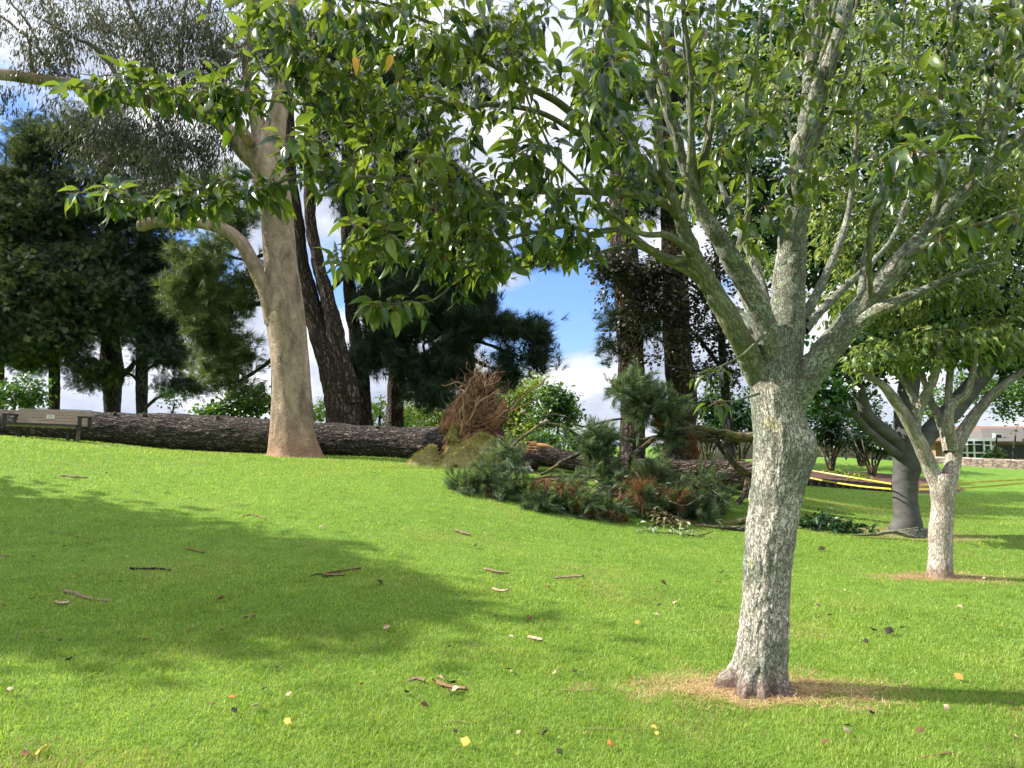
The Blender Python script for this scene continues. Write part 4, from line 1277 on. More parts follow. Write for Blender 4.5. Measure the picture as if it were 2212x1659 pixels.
generic_tree('pine_tree', 'pine with stout reddish grey trunk left of the root plate', 'tree', gbase(853, 925, 26.5),
             [trunk_to_ground([(853, 920, 26.5, 42), (856, 840, 26.5, 38), (860, 740, 26.5, 32), (862, 600, 26.5, 28), (858, 400, 26.5, 22), (850, 150, 26.5, 12)])],
             [(860, 760, 50, 50, 26, 1, 28), (890, 700, 60, 60, 26, 1.1, 42), (880, 600, 60, 60, 26, 1.1, 36), (900, 820, 40, 40, 25.5, .8, 18), (890, 460, 70, 80, 26, 1.2, 36), (950, 330, 70, 60, 26.5, 1.2, 24), (960, 170, 110, 90, 26.5, 1.5, 50), (1080, 90, 90, 60, 26.5, 1.4, 26), (1000, 420, 60, 40, 26.5, 1, 14), (925, 860, 32, 26, 25, .5, 9)],
             foliage=M['needledark'], group=PG, **pkw)
generic_tree('pine_tree', 'leaning pine with long right reaching boughs behind the root plate', 'tree', gbase(1062, 940, 27),
             [trunk_to_ground([(1062, 935, 27, 56), (1040, 870, 27, 54), (1012, 810, 27, 50), (984, 750, 27, 46), (962, 680, 27, 42), (950, 600, 27, 38), (940, 500, 27, 32), (925, 350, 27, 24), (905, 150, 27, 12)]),
              [(975, 715, 26.8, 14), (1030, 700, 26.4, 11), (1090, 715, 26.2, 8), (1150, 735, 26, 6), (1185, 740, 26, 3)],
              [(985, 730, 26.8, 12), (1040, 740, 26.3, 9), (1100, 760, 26, 7), (1160, 785, 25.8, 4), (1195, 792, 25.8, 2)],
              [(990, 760, 26.8, 12), (1040, 785, 26.3, 9), (1090, 805, 26, 6), (1130, 815, 26, 3)],
              [(965, 700, 26.8, 12), (940, 730, 26.2, 10), (915, 745, 26, 9), (922, 775, 25.8, 8), (935, 800, 25.7, 6), (930, 850, 25.7, 4)],
              [(948, 580, 26.8, 10), (1030, 570, 26.3, 8), (1120, 560, 26, 6), (1200, 558, 25.8, 3)]],
             [(940, 590, 75, 55, 26.5, 1.2, 44), (1010, 590, 50, 40, 26.5, 1, 30), (1030, 650, 40, 34, 26.4, .9, 26), (960, 660, 65, 50, 26.2, 1.1, 40), (1010, 700, 50, 30, 26, .8, 24), (990, 770, 40, 50, 26, .8, 28), (1090, 705, 55, 14, 26.1, .6, 22), (1150, 715, 40, 14, 26, .5, 14),
              (1165, 740, 28, 9, 26, .4, 7), (1165, 780, 34, 9, 25.8, .4, 8), (1095, 770, 40, 10, 26, .4, 8), (1085, 808, 40, 12, 26, .5, 12), (1060, 835, 22, 14, 26, .3, 6), (925, 800, 32, 22, 25.7, .5, 8), (950, 850, 30, 24, 25.7, .5, 8), (1000, 500, 80, 40, 26.5, 1.1, 26),
              (1130, 560, 60, 8, 26, .4, 10), (1190, 560, 24, 7, 25.8, .3, 4), (1080, 590, 20, 10, 26, .4, 3), (950, 780, 34, 30, 26, .6, 12), (1010, 420, 60, 40, 26.5, 1, 12), (1020, 850, 26, 30, 25.9, .5, 10)],
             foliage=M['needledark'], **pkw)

TG = 'pair of big pines behind the fallen branches'
generic_tree('pine_tree', 'left of the two big straight pine trunks behind the fallen branches', 'tree', gbase(1366, 990, 21.5),
             [trunk_to_ground([(1366, 985, 21.5, 56), (1366, 917, 21.5, 54), (1362, 800, 21.5, 58), (1356, 650, 21.5, 62), (1348, 520, 21.5, 61), (1340, 300, 21.5, 52), (1332, 60, 21.5, 40), (1330, -150, 21.5, 28)])],
             [(1325, 680, 22, 22, 21, .5, 4), (1315, 750, 12, 14, 21, .3, 3), (1390, 700, 40, 40, 21, .8, 10), (1330, 575, 40, 24, 21, .6, 8), (1380, 610, 40, 40, 20.8, .5, 10), (1330, 200, 90, 90, 21.5, 1.5, 34), (1400, 420, 70, 60, 21.5, 1.2, 20)],
             foliage=M['needledark'], group=TG, **pkw)
generic_tree('pine_tree', 'right of the two big straight pine trunks, with deeply ridged bark', 'tree', gbase(1468, 1003, 22),
             [trunk_to_ground([(1468, 1000, 22, 74), (1470, 930, 22, 68), (1472, 865, 22, 66), (1462, 730, 22, 62), (1455, 560, 22, 56), (1448, 300, 22, 44), (1440, 60, 22, 30)])],
             [(1500, 200, 90, 90, 22, 1.5, 30), (1520, 420, 60, 60, 22, 1.2, 16)],
             foliage=M['needledark'], group=TG, **pkw)

# ---- copper beech in front of them
generic_tree('beech_tree', 'copper leaved beech spreading in front of the two big pine trunks', 'tree', gbase(1575, 990, 20.5),
             [trunk_to_ground([(1575, 985, 20.5, 24), (1570, 880, 20.5, 22), (1560, 760, 20.5, 18), (1550, 600, 20.5, 14), (1540, 400, 20.5, 8)]),
              [(1562, 800, 20.5, 10), (1500, 720, 20.2, 8), (1430, 660, 20, 6), (1360, 640, 19.8, 4)],
              [(1555, 660, 20.5, 9), (1470, 600, 20.1, 7), (1380, 570, 19.8, 5), (1300, 560, 19.6, 3), (1262, 552, 19.5, 2)],
              [(1562, 800, 20.5, 8), (1500, 800, 20, 6), (1440, 790, 19.8, 4)]],
             [(1275, 560, 26, 9, 19.5, .3, 10), (1325, 572, 36, 20, 19.6, .5, 26), (1375, 600, 50, 36, 19.8, .7, 50), (1300, 600, 20, 6, 19.6, .2, 5), (1310, 640, 18, 6, 19.6, .2, 4), (1315, 715, 12, 5, 19.7, .2, 3), (1440, 580, 60, 60, 20, .8, 56), (1420, 660, 60, 50, 20, .8, 60), (1370, 680, 30, 50, 19.9, .5, 26),
              (1500, 640, 60, 60, 20.1, .9, 60), (1490, 730, 56, 40, 20.1, .8, 34), (1400, 770, 40, 12, 19.9, .4, 12), (1560, 700, 60, 70, 20.3, .9, 60), (1570, 800, 55, 45, 20.2, .8, 44), (1500, 800, 40, 16, 20, .5, 14), (1580, 560, 70, 80, 20.3, 1, 60), (1600, 350, 110, 130, 20.4, 1.3, 90), (1640, 650, 50, 80, 20.5, 1, 40), (1500, 470, 60, 60, 20.2, .9, 20), (1620, 130, 110, 110, 20.5, 1.3, 50)],
             M['darkbark'], M['leafcop'], 'leaf', tsize=.115, per=20, tmpl=LEAF_S, disp=.01, krad=.008, twigr=.03, leafkw=dict(frac=(.1, 1), droop=.15, cluster=.12))

# ---- shrubs and light trees further back
def shrub(name, label, base_px, stems, blobs, mat, size, per, dens=1, group=None, tmpl=None, cl=.13, cat='shrub', bark=None):
    b = gbase(*base_px)
    lm = [trunk_to_ground([(base_px[0], base_px[1] - 3, base_px[2], 8), (base_px[0], base_px[1] - 25, base_px[2], 6), (base_px[0] + 4, base_px[1] - 60, base_px[2], 3)])] if not stems else stems
    return generic_tree(name, label, cat, b, lm, blobs, bark or M['darkbark'], mat, 'leaf', tsize=size, per=per, dens=dens, tmpl=tmpl or LEAF_S, disp=.01, krad=.01, twigr=.025, group=group, leafkw=dict(frac=(.05, 1), droop=.25, cluster=cl))


shrub('feathery_tree', 'light yellow green feathery tree glowing behind the root plate, left of the round bush', (1110, 960, 34), None,
      [(1130, 850, 50, 30, 34, 1.2, 34), (1105, 900, 55, 50, 34, 1.3, 50), (1150, 940, 60, 40, 33.5, 1.2, 46), (1100, 970, 50, 25, 33.5, 1, 24), (1170, 830, 30, 14, 34, .6, 9), (1060, 850, 40, 40, 34, 1, 20)], M['bamboo'], .15, 44, tmpl=LEAF_S, cl=.32, cat='tree', dens=1.3)
shrub('feathery_tree', 'light yellow green bushy tree seen between the pine trunk and root plate', (940, 960, 35), None,
      [(930, 830, 50, 40, 35, 1.2, 34), (900, 900, 55, 40, 35, 1.2, 40), (960, 890, 45, 60, 35, 1.2, 36), (1000, 800, 30, 40, 35, .8, 12)], M['bamboo'], .15, 40, tmpl=LEAF_S, cl=.32, cat='tree', dens=1.3)
shrub('round_bush', 'dense rounded glossy green bush standing against the pale sky', (1205, 960, 31), None,
      [(1205, 875, 46, 38, 31, 1.0, 80), (1185, 850, 30, 18, 31, .7, 22), (1230, 900, 24, 26, 31, .6, 20), (1175, 900, 30, 26, 31, .6, 20)], M['shrub'], .16, 28)
shrub('bush', 'low olive green bush filling the gap under the round bush', (1200, 985, 29), None,
      [(1200, 950, 80, 24, 29, 1, 60), (1150, 980, 60, 20, 28, 1, 40), (1280, 965, 60, 20, 29, 1, 36), (1320, 940, 30, 8, 29, .4, 6)], M['shrub'], .14, 24)
shrub('bush', 'pale leaved bush between two pine trunks left of the root plate', (820, 935, 31), None,
      [(820, 890, 34, 34, 31, 1, 30), (890, 900, 36, 26, 31, 1, 24), (690, 905, 22, 16, 31, .6, 14), (700, 870, 12, 24, 31, .4, 6)], M['bamboo'], .15, 18)
shrub('bush', 'broad leaved bright green bush behind the log just left of the cream gum', (500, 930, 26), None,
      [(520, 880, 50, 26, 26, .9, 40), (450, 893, 40, 12, 26, .8, 20), (560, 860, 26, 30, 26, .7, 20), (500, 850, 22, 12, 26, .5, 8), (640, 880, 60, 30, 26, .8, 20)], M['shrub'], .19, 16)
shrub('bush', 'thin twiggy sapling behind the log right of the slim conifer', (372, 930, 29), None,
      [(372, 870, 36, 24, 29, .8, 18), (350, 850, 26, 14, 29, .5, 8), (400, 860, 24, 20, 29, .5, 8)], M['shrub'], .10, 12, cl=.1)
shrub('bush', 'broad leaved dark green bush behind the log left of the blue post', (30, 920, 26), None,
      [(30, 840, 55, 34, 26, 1, 40), (60, 870, 40, 20, 26, .7, 20), (85, 830, 22, 14, 26, .4, 6), (-40, 850, 50, 40, 26, 1, 24)], M['shrub'], .15, 18)
SG = 'dark camellia shrubs beyond the mulch bed'
def stems(x, y, d, n=5, h=70, w=6):
    r = np.random.default_rng(int(x))
    out = []
    for i in range(n):
        a = (i - (n - 1) / 2) * 9 + r.uniform(-3, 3)
        out.append([(x + a * .25, y + 4, d, w), (x + a * .7, y - h * .35, d + r.uniform(-.3, .3), w * .8), (x + a * 1.5, y - h * .75, d + r.uniform(-.5, .5), w * .6), (x + a * 2.2, y - h * 1.2, d, w * .4)])
    return out


for lab, X, Y, d, bl in (
    ('dark rounded camellia shrub with many stems immediately right of the nearest trunk', 1795, 1012, 29, [(1780, 890, 44, 55, 29, 1.2, 90), (1800, 945, 40, 30, 29, 1.1, 50)]),
    ('blackish camellia shrub between the nearest trunk and the grey tree, right one of the pair', 1862, 1002, 31, [(1865, 900, 40, 55, 31, 1.2, 90), (1870, 950, 34, 24, 31, 1, 36), (1850, 850, 40, 30, 31, 1, 30)]),
    ('small open camellia with splayed thin stems beside the grey tree', 1884, 1024, 28, [(1890, 960, 30, 22, 28, .8, 36), (1915, 940, 24, 26, 28, .7, 24)]),
    ('dark camellia shrub hanging over the white car', 1600, 1000, 32, [(1590, 905, 50, 45, 32, 1.3, 90), (1640, 890, 50, 60, 32, 1.3, 70), (1560, 930, 40, 20, 32, 1, 34)]),
    ('dark camellia shrub just right of the ridged pine trunk', 1525, 1000, 33, [(1530, 900, 34, 46, 33, 1.1, 70), (1540, 860, 40, 30, 33, 1.1, 40), (1520, 940, 30, 16, 33, .8, 20)])):
    shrub('camellia_shrub', lab, (X, Y, d), stems(X, Y, d), bl, M['leafdark'], .15, 24, group=SG, cat='shrub', bark=M['deadwood'])
shrub('hedge_tree', 'mid green tree over the houses at the right edge', (2190, 1000, 44), None,
      [(2170, 850, 50, 24, 44, 2, 50), (2210, 880, 44, 20, 44, 2, 30), (2140, 840, 34, 14, 44, 1.4, 20), (2230, 820, 60, 40, 44, 2, 50), (2100, 830, 50, 30, 45, 2, 30), (2010, 880, 60, 60, 46, 2, 60)], M['shrub'], .22, 24, cl=.25, cat='tree')
shrub('garden_plant', 'green garden bush in front of the white framed sunroom', (2150, 1000, 45.5), None,
      [(2150, 978, 16, 9, 45.5, .5, 20), (2135, 982, 12, 6, 45.5, .4, 8)], M['shrub'], .16, 16, cl=.1)

# ---- tree out of frame to the left whose crown shades the lawn
def side_tree():
    b = np.array([-16.5, 9.25, g1(-16.5, 9.25)])
    root = empty('broadleaf_tree', b, 'tall broad tree left of the lawn that throws the long shadow on the grass', 'tree')
    mb = MB()
    p, r = wlimb([(b[0], b[1], b[2] - .1, .45), (b[0], b[1], 3, .32), (b[0] + .1, b[1], 7, .2), (b[0], b[1], 11.5, .06)], 8)
    tube(mb, p, r, 20, barkdisp(.03, 6, 2))
    mb.build('trunk', M['darkbark'], root, smooth=True)
    n = 1100
    z = rng.uniform(0, 1, n) ** .8
    h = 4.2 + z * 8.2
    rr = (1 - z) ** .75 * 5.8 + .3
    a = rng.uniform(0, 2 * math.pi, n)
    q = rr * np.sqrt(rng.random(n)) * (1 + .18 * np.sin(3 * a + 1))
    T = np.stack([b[0] + np.cos(a) * q * .8, b[1] - .5 * z + np.sin(a) * q, h], 1)
    tw = grow([(p, r)], T, k_r=.012, tipr=.005, seg=5, maxr=.06)
    m2 = MB()
    for pp, r2 in tw:
        tube(m2, pp, r2, 4)
    m2.build('branches', M['darkbark'], root)
    mc = MB()
    place_leaves(mc, tw, LEAF_S, .26, 22, frac=(.1, 1), droop=.3, cluster=.4)
    mc.build('crown', M['leafdark'], root)


side_tree()


# ------------------------------------------------------------------ uprooted pine: long log, root plate
def uprooted():
    base = P(960, 960, 19.2)
    root = empty('fallen_pine', base, 'long uprooted pine lying behind the gum, its root plate torn up at the right end', 'fallen tree')
    mb = MB()
    def seat(s):
        top = s[:, 2] + s[:, 3]
        bot = gz(s[:, 0], s[:, 1]) - .07
        r = (top - bot) / 2
        s[:, 3] = np.maximum(r, s[:, 3] * .8)
        s[:, 2] = top - s[:, 3]
        return s
    L = [(-420, 893, 22.5, 56), (-200, 902, 21.8, 58), (0, 915, 21.3, 63), (190, 922, 21, 66), (387, 930, 20.8, 74), (560, 940, 20.5, 73), (700, 948, 20.2, 72), (820, 955, 19.9, 70), (900, 958, 19.6, 70), (960, 957, 19.3, 84), (1000, 950, 19.1, 110)]
    s = smooth_path(np.array([[*P(a, b, c), PX(e, c) / 2] for a, b, c, e in L]), 60)
    s = seat(s)
    tube(mb, s[:, :3], s[:, 3], 90, barkdisp(.035, 9, 2.0, 5, .07, 2.2), (True, True))
    for X_, f_ in ((240, 1), (330, -1), (470, 1), (820, 1)):
        i_ = int(np.argmin(np.abs(s[:, 0] - P(X_, 930, 20.8)[0])))
        c_ = s[i_, :3]
        d_ = norm(np.array([.3 * f_, -.55, .9]))
        tube(mb, c_ + d_ * np.linspace(s[i_, 3] * .7, s[i_, 3] * 1.18, 5)[:, None], [.10, .085, .07, .06, .045], 12, barkdisp(.02, 12, 12, 2), (False, True))
    mb.build('trunk', M['pinelog'], root, smooth=True)
    # soil mass
    c0 = P(1010, 1002, 18.9)
    n1, n2 = 90, 110
    v = []
    H = PX(183, 18.9)
    for i in range(n1 + 1):
        t = i / n1
        z = t * H
        half = (np.interp(t, [0, .12, .3, .55, .8, 1], [.85, .70, .58, .46, .30, .04]))
        dep = np.interp(t, [0, .3, .7, 1], [1.15, 1.15, .8, .05])
        cx = np.interp(t, [0, .3, .7, 1], [-.02, .0, .06, .28])
        for j in range(n2):
            a = j / n2 * 2 * math.pi
            v.append((c0[0] + cx + math.cos(a) * half, c0[1] + math.sin(a) * dep, c0[2] - .1 + z))
    v = np.array(v)
    nn = fbm(v * 2.6, 5) - .5
    nn2 = fbm(v * 9, 3) - .5
    cen = np.array([c0[0], c0[1], 0])
    out = norm((v - cen) * np.array([1, 1, 0]))
    v = v + out * (nn * .65 + nn2 * .22)[:, None]
    i, j = np.meshgrid(np.arange(n1), np.arange(n2), indexing='ij')
    jn = (j + 1) % n2
    q = np.stack([i * n2 + j, i * n2 + jn, (i + 1) * n2 + jn, (i + 1) * n2 + j], -1).reshape(-1, 4)
    mb = MB()
    mb.add(v, quads=q)
    # low skirts of thrown earth left and right
    def mound(X, Y, d, rx, ry, h, mbb):
        c = gbase(X, Y, d)
        n = 40
        th = np.arange(n) / n * 2 * math.pi
        vs = [c + [0, 0, h]]
        for k in range(1, 15):
            f = k / 14
            for t_ in th:
                vs.append(c + np.array([math.cos(t_) * rx * f, math.sin(t_) * ry * f, h * (1 - f * f) ** 1 - .06 * f]))
        vs = np.array(vs)
        vs += ((fbm(vs * 3.2 + 4, 4) - .5) * (.34 + .55 * min(1, h)))[:, None] * np.array([.8, .5, 1.0])
        tr = [(0, 1 + k, 1 + (k + 1) % n) for k in range(n)]
        qq = [(1 + r_ * n + k, 1 + (r_ + 1) * n + k, 1 + (r_ + 1) * n + (k + 1) % n, 1 + r_ * n + (k + 1) % n) for r_ in range(13) for k in range(n)]
        mbb.add(vs, tris=tr, quads=qq)
        return vs
    mound(925, 1000, 18.3, .75, .5, .3, mb)
    mound(1060, 1005, 18, 1.0, .7, .3, mb)
    for l_ in ([(935, 948, 19.05, 8), (950, 940, 19.0, 24), (965, 930, 18.9, 38), (985, 900, 18.8, 50), (1000, 860, 18.8, 20)], [(1040, 935, 18.3, 30), (1068, 905, 18.4, 50), (1084, 880, 18.4, 30), (1086, 862, 18.4, 8)], [(1060, 1000, 18.1, 60), (1100, 985, 18.2, 70), (1140, 1000, 18.3, 30)]):
        p_, r_ = limb_path(l_, 10)
        tube(mb, p_, r_, 40, barkdisp(.10, 8, 8, 3, .2, 6, ridged=False), (True, True))
    pl = mb.build('root_plate', M['soil'], root, smooth=True)
    # roots
    mr = MB()
    def root_tube(p, d, Ln, r0, curl=.27):
        n = 9
        pts = [np.array(p, float)]
        d = norm(np.array(d, float))
        for _ in range(n):
            d = norm(d + rng.normal(size=3) * curl)
            pts.append(pts[-1] + d * Ln / n)
        tube(mr, np.array(pts), np.linspace(r0, r0 * .25, n + 1), 6)
        return pts
    idx = rng.choice(len(v), 1500, replace=False)
    cnt = 0
    for k in idx:
        p = v[k]
        nx, ny = out[k][0], out[k][1]
        t = (p[2] - c0[2]) / H
        if ny > .5 or t < .22 or t > .93 or (nx < -.25 and t < .75):
            continue
        if cnt > 640:
            break
        cnt += 1
        tang = norm(np.cross(out[k], rng.normal(size=3)))
        tang *= np.sign(tang[2] + 1e-6)
        dirv = tang * .8 + out[k] * rng.uniform(-.2, .1) + np.array([.35, -.05, .12 - .25 * t])
        root_tube(p - out[k] * .01, dirv, rng.uniform(.3, 1.0), .005 + .026 * rng.random() ** 3)
    for _ in range(5):                                     # a spray of thin roots at the apex, leaning right
        p = P(rng.uniform(975, 1040), rng.uniform(825, 880), 18.8 + rng.uniform(-.3, .3))
        root_tube(p, (rng.uniform(.2, 1.2), rng.normal() * .4, rng.uniform(.2, 1.0)), rng.uniform(.25, .6), rng.uniform(.006, .02))
    def broot(l):
        p, r = limb_path(l, 10)
        p = p + np.stack([fbm(p * 5 + c_, 3) - .5 for c_ in (0, 7, 15)], 1) * .12
        tube(mr, p, r * .62, 10, barkdisp(.01, 14, 9, 3, .03, 8))
    broot([(1020, 905, 18.5, 16), (1060, 905, 18.2, 12), (1100, 885, 18.0, 10), (1140, 850, 17.9, 9), (1195, 808, 17.8, 3)])
    broot([(1040, 945, 18.3, 14), (1070, 925, 18.1, 12), (1098, 888, 18.0, 9), (1104, 860, 18, 6), (1106, 830, 18, 2)])
    broot([(1100, 888, 18.0, 7), (1130, 876, 17.9, 5), (1160, 858, 17.9, 3), (1180, 850, 17.8, 1.5)])
    broot([(1110, 880, 18.0, 6), (1128, 850, 17.9, 4), (1134, 830, 17.9, 2)])
    broot([(1060, 930, 18.3, 10), (1100, 955, 18.1, 8), (1130, 975, 18, 6), (1150, 990, 17.9, 4)])
    broot([(1050, 895, 18.3, 8), (1100, 905, 18.1, 5), (1140, 945, 17.9, 4), (1165, 985, 17.8, 2)])
    broot([(1000, 860, 18.5, 12), (1015, 830, 18.4, 9), (1035, 800, 18.3, 5), (1050, 780, 18.3, 2)])
    broot([(980, 900, 18.3, 10), (1020, 870, 18.1, 8), (1060, 860, 18, 5), (1075, 850, 18, 2)])
    mr.build('roots', mat_leaf('tangled_torn_roots', [(.07, .04, .025), (.17, .095, .055), (.32, .19, .11), (.48, .32, .20)], 0, .85, .1, ns=4), pl, smooth=True)
    # turf hanging over the lower front: short dry grass on mounds
    mt = MB()
    A = []
    mt0 = MB()
    vs = mound(1040, 1003, 17.5, 1.05, .6, .62, mt0)
    vs2 = mound(925, 1002, 17.9, .55, .35, .35, mt0)
    vs3 = mound(985, 985, 17.9, .3, .3, .95, mt0)
    tf = mt0.build('turf', mat_plain('torn_turf', (.30, .28, .11), (.17, .13, .06), 9, .95, .1, bump=.05), root, smooth=True)
    pts = np.vstack([vs[rng.integers(0, len(vs), 9000)], vs2[rng.integers(0, len(vs2), 2500)], vs3[rng.integers(0, len(vs3), 2500)]])
    pts = pts + rng.normal(size=pts.shape) * .03
    d = norm(rng.normal(size=pts.shape) * .7 + np.array([.1, -.7, .5]))
    s_ = norm(np.cross(d, rng.normal(size=pts.shape))) * .008
    Lb = rng.uniform(.03, .09, (len(pts), 1))
    V = np.stack([pts - s_, pts + s_, pts + d * Lb], 1).reshape(-1, 3)
    mt.add(V, tris=(np.arange(len(pts)) * 3)[:, None] + np.array([[0, 1, 2]]))
    mt.build('grass_tufts', mat_leaf('dry_turf_grass', [(.22, .14, .07), (.25, .24, .09), (.36, .36, .14), (.50, .46, .22)], .3, .8, .1, ns=5, nw=1.5), tf)


uprooted()


# ------------------------------------------------------------------ snapped pine: second log with its crown of fallen branches
def snapped():
    base = gbase(1400, 1040, 15.8)
    root = empty('broken_pine', base, 'snapped pine trunk with splintered end lying among its own fallen needle branches', 'fallen tree')
    mb = MB()
    L = [(1146, 984, 16.4, 46), (1165, 985, 16.35, 47), (1200, 989, 16.3, 44), (1250, 997, 16.2, 46), (1330, 1010, 16, 48), (1420, 1018, 15.9, 52), (1500, 1022, 15.8, 58), (1580, 1026, 15.6, 64), (1660, 1030, 15.5, 66), (1705, 1032, 15.4, 62)]
    s = smooth_path(np.array([[*P(a, b, c), PX(e, c) / 2] for a, b, c, e in L]), 40)
    tube(mb, s[:, :3], s[:, 3], 70, barkdisp(.02, 14, 4, 8, .05, 3), (True, True))
    tk = mb.build('trunk', M['pinelog_lit'], root, smooth=True)
    paths = [(s[::6, :3], s[::6, 3])]
    # splintered end
    ms = MB()
    c = P(1150, 975, 16.35)
    for k in range(60):
        a = rng.uniform(0, 2 * math.pi)
        rr = .2 * math.sqrt(rng.random())
        p = c + np.array([.02, math.cos(a) * rr, math.sin(a) * rr + .02])
        if math.sin(a) * rr < -.06:
            continue
        Ln = rng.uniform(.05, .2)
        tube(ms, np.array([p + [.06, 0, 0], p + [-Ln * .6, rng.normal() * .02, rng.normal() * .02], p + [-Ln, rng.normal() * .03, rng.normal() * .04]]), [.018, .012, .002], 5)
    ms2 = smooth_path(np.array([[*P(1160, 962, 16.15), .05], [*P(1180, 963, 16.1), .04], [*P(1196, 968, 16.1), .02]]), 5)
    tube(ms, ms2[:, :3], ms2[:, 3], 8)
    ms.build('splinters', M['splinter'], tk)
    mk = MB()
    p, r = limb_path([(1122, 1000, 16.1, 34), (1140, 998, 16.1, 42), (1160, 1000, 16.15, 34)], 8)
    tube(mk, p, r, 24, barkdisp(.05, 12, 12, 3, .08, 6, ridged=False), (True, True))
    mk.build('dark_core', M['black'], tk, smooth=True)
    # branches
    mh = MB()
    BR = [[(1720, 962, 14.8, 28), (1660, 948, 14.9, 26), (1600, 943, 15, 24), (1540, 940, 15, 22), (1480, 938, 15, 20), (1420, 946, 14.9, 12), (1360, 950, 14.8, 9), (1300, 947, 14.7, 5), (1240, 940, 14.6, 3)],
          [(1600, 942, 14.95, 18), (1555, 934, 14.9, 14), (1515, 922, 14.8, 12), (1470, 924, 14.7, 9), (1430, 920, 14.6, 6)],
          [(1475, 928, 14.9, 12), (1462, 915, 14.8, 9), (1455, 905, 14.8, 5)],
          [(1510, 945, 14.95, 14), (1545, 955, 15, 13), (1575, 985, 15.1, 15), (1600, 1010, 15.2, 16), (1612, 1025, 15.3, 14)],
          [(1420, 948, 14.9, 10), (1390, 965, 14.7, 12), (1365, 985, 14.6, 12), (1358, 1010, 14.8, 12), (1360, 1025, 15, 10)],
          [(1620, 1040, 15.2, 22), (1608, 1070, 14.9, 14), (1590, 1095, 14.6, 11), (1572, 1108, 14.4, 8), (1560, 1118, 14.2, 5)],
          [(1725, 1075, 13.9, 24), (1670, 1096, 13.7, 20), (1620, 1118, 13.5, 17), (1570, 1130, 13.4, 14), (1520, 1136, 13.3, 10), (1480, 1128, 13.2, 8), (1440, 1108, 13.2, 6), (1422, 1090, 13.3, 4)],
          [(1690, 1128, 13.1, 12), (1640, 1136, 13, 12), (1600, 1142, 13, 11)],
          [(1600, 1142, 13, 10), (1550, 1140, 13.05, 8), (1500, 1138, 13.1, 7)],
          [(1270, 962, 14.6, 8), (1245, 938, 14.4, 7), (1216, 919, 14.2, 7), (1190, 914, 14.1, 8), (1171, 918, 14, 8), (1135, 940, 13.9, 7), (1108, 960, 13.8, 6), (1090, 980, 13.7, 5)],
          [(1351, 905, 14.8, 4), (1300, 912, 14.7, 5), (1261, 921, 14.6, 5), (1222, 900, 14.5, 5), (1171, 898, 14.4, 4)],
          [(1254, 979, 14.6, 8), (1215, 998, 14.3, 8), (1190, 1012, 14.1, 7), (1167, 1022, 14, 6)],
          [(1100, 1035, 13.8, 4), (1180, 1030, 13.9, 6), (1250, 1030, 14, 7), (1320, 1035, 14.2, 8), (1360, 1030, 14.5, 10)],
          [(1200, 1090, 13.0, 5), (1270, 1075, 13.1, 7), (1330, 1068, 13.3, 8), (1400, 1085, 13.4, 9), (1460, 1120, 13.2, 8)],
          [(1000, 1060, 13.3, 3), (1060, 1050, 13.4, 5), (1130, 1045, 13.6, 6), (1210, 1035, 13.9, 7)],
          [(1380, 870, 14.6, 6), (1430, 900, 14.8, 8), (1460, 925, 14.9, 9)],
          [(1320, 830, 14.4, 5), (1360, 860, 14.5, 7), (1400, 890, 14.7, 8)]]
    for i, l in enumerate(BR):
        p, r = limb_path(l, 9)
        p = p + np.stack([fbm(p * 2.5 + c_, 2) - .5 for c_ in (0, 9, 21)], 1) * .10
        tube(mh, p, r, 12, barkdisp(.006, 30, 9, i, .02, 7) if r.max() > .06 else None)
        paths.append((p, r))
    # pine foliage masses resting on the ground
    bl = [(1335, 835, 24, 24, 14.5, .3, 10), (1380, 840, 46, 34, 14.6, .45, 30), (1420, 870, 50, 40, 14.7, .5, 34), (1450, 905, 40, 26, 14.8, .4, 18), (1390, 885, 30, 30, 14.6, .3, 14),
          (1290, 955, 36, 42, 14.0, .4, 30), (1290, 1005, 36, 36, 14.0, .4, 24), (1218, 945, 8, 10, 14.2, .1, 2), (1095, 990, 32, 24, 13.6, .35, 20), (1060, 1030, 34, 22, 13.4, .3, 18),
          (1010, 1055, 42, 16, 13.3, .3, 20), (1070, 1062, 44, 18, 13.2, .35, 24), (1130, 1062, 40, 20, 13.2, .35, 24), (1170, 1095, 34, 24, 12.8, .3, 22), (1230, 1070, 40, 28, 13.1, .4, 24), (1250, 1105, 36, 20, 12.8, .3, 16),
          (1300, 1108, 36, 18, 12.9, .3, 14), (1340, 1045, 44, 30, 13.7, .4, 22), (1410, 1025, 40, 30, 14.2, .4, 26), (1400, 1095, 44, 28, 13.3, .4, 26), (1470, 1085, 50, 36, 13.6, .5, 40), (1530, 1060, 30, 46, 14, .4, 34), (1500, 1115, 50, 18, 13.6, .4, 22), (1440, 960, 30, 20, 14.8, .3, 8)]
    bx_ = blob_points((1320, 1065, 240, 40, 13.6, .7), 80)
    for b_ in bx_:
        g_ = g1(b_[0], b_[1])
        d_ = norm(np.array([rng.normal(), rng.normal() * .6, rng.normal() * .35]))
        L_ = rng.uniform(.3, 1.1)
        q_ = np.array([b_, b_ + d_ * L_ * .5 + rng.normal(size=3) * .06, b_ + d_ * L_ + rng.normal(size=3) * .12])
        q_[:, 2] = np.maximum(q_[:, 2], g_ + .05)
        r_ = rng.uniform(.006, .02)
        q_ = smooth_path(q_, 5)
        tube(mh, q_, np.linspace(r_, r_ * .3, len(q_)), 6)
        paths.append((q_, np.linspace(r_, r_ * .3, len(q_))))
    T = trees_targets(bl, 1.0)
    zg = gz(T[:, 0], T[:, 1])
    T[:, 2] = np.maximum(T[:, 2], zg + .04)
    tw = grow(paths, T, k_r=.010, tipr=.003, bend=.3, sag=-.12, seg=6, maxr=.018)
    for p, r in tw:
        tube(mh, p, r, 5)
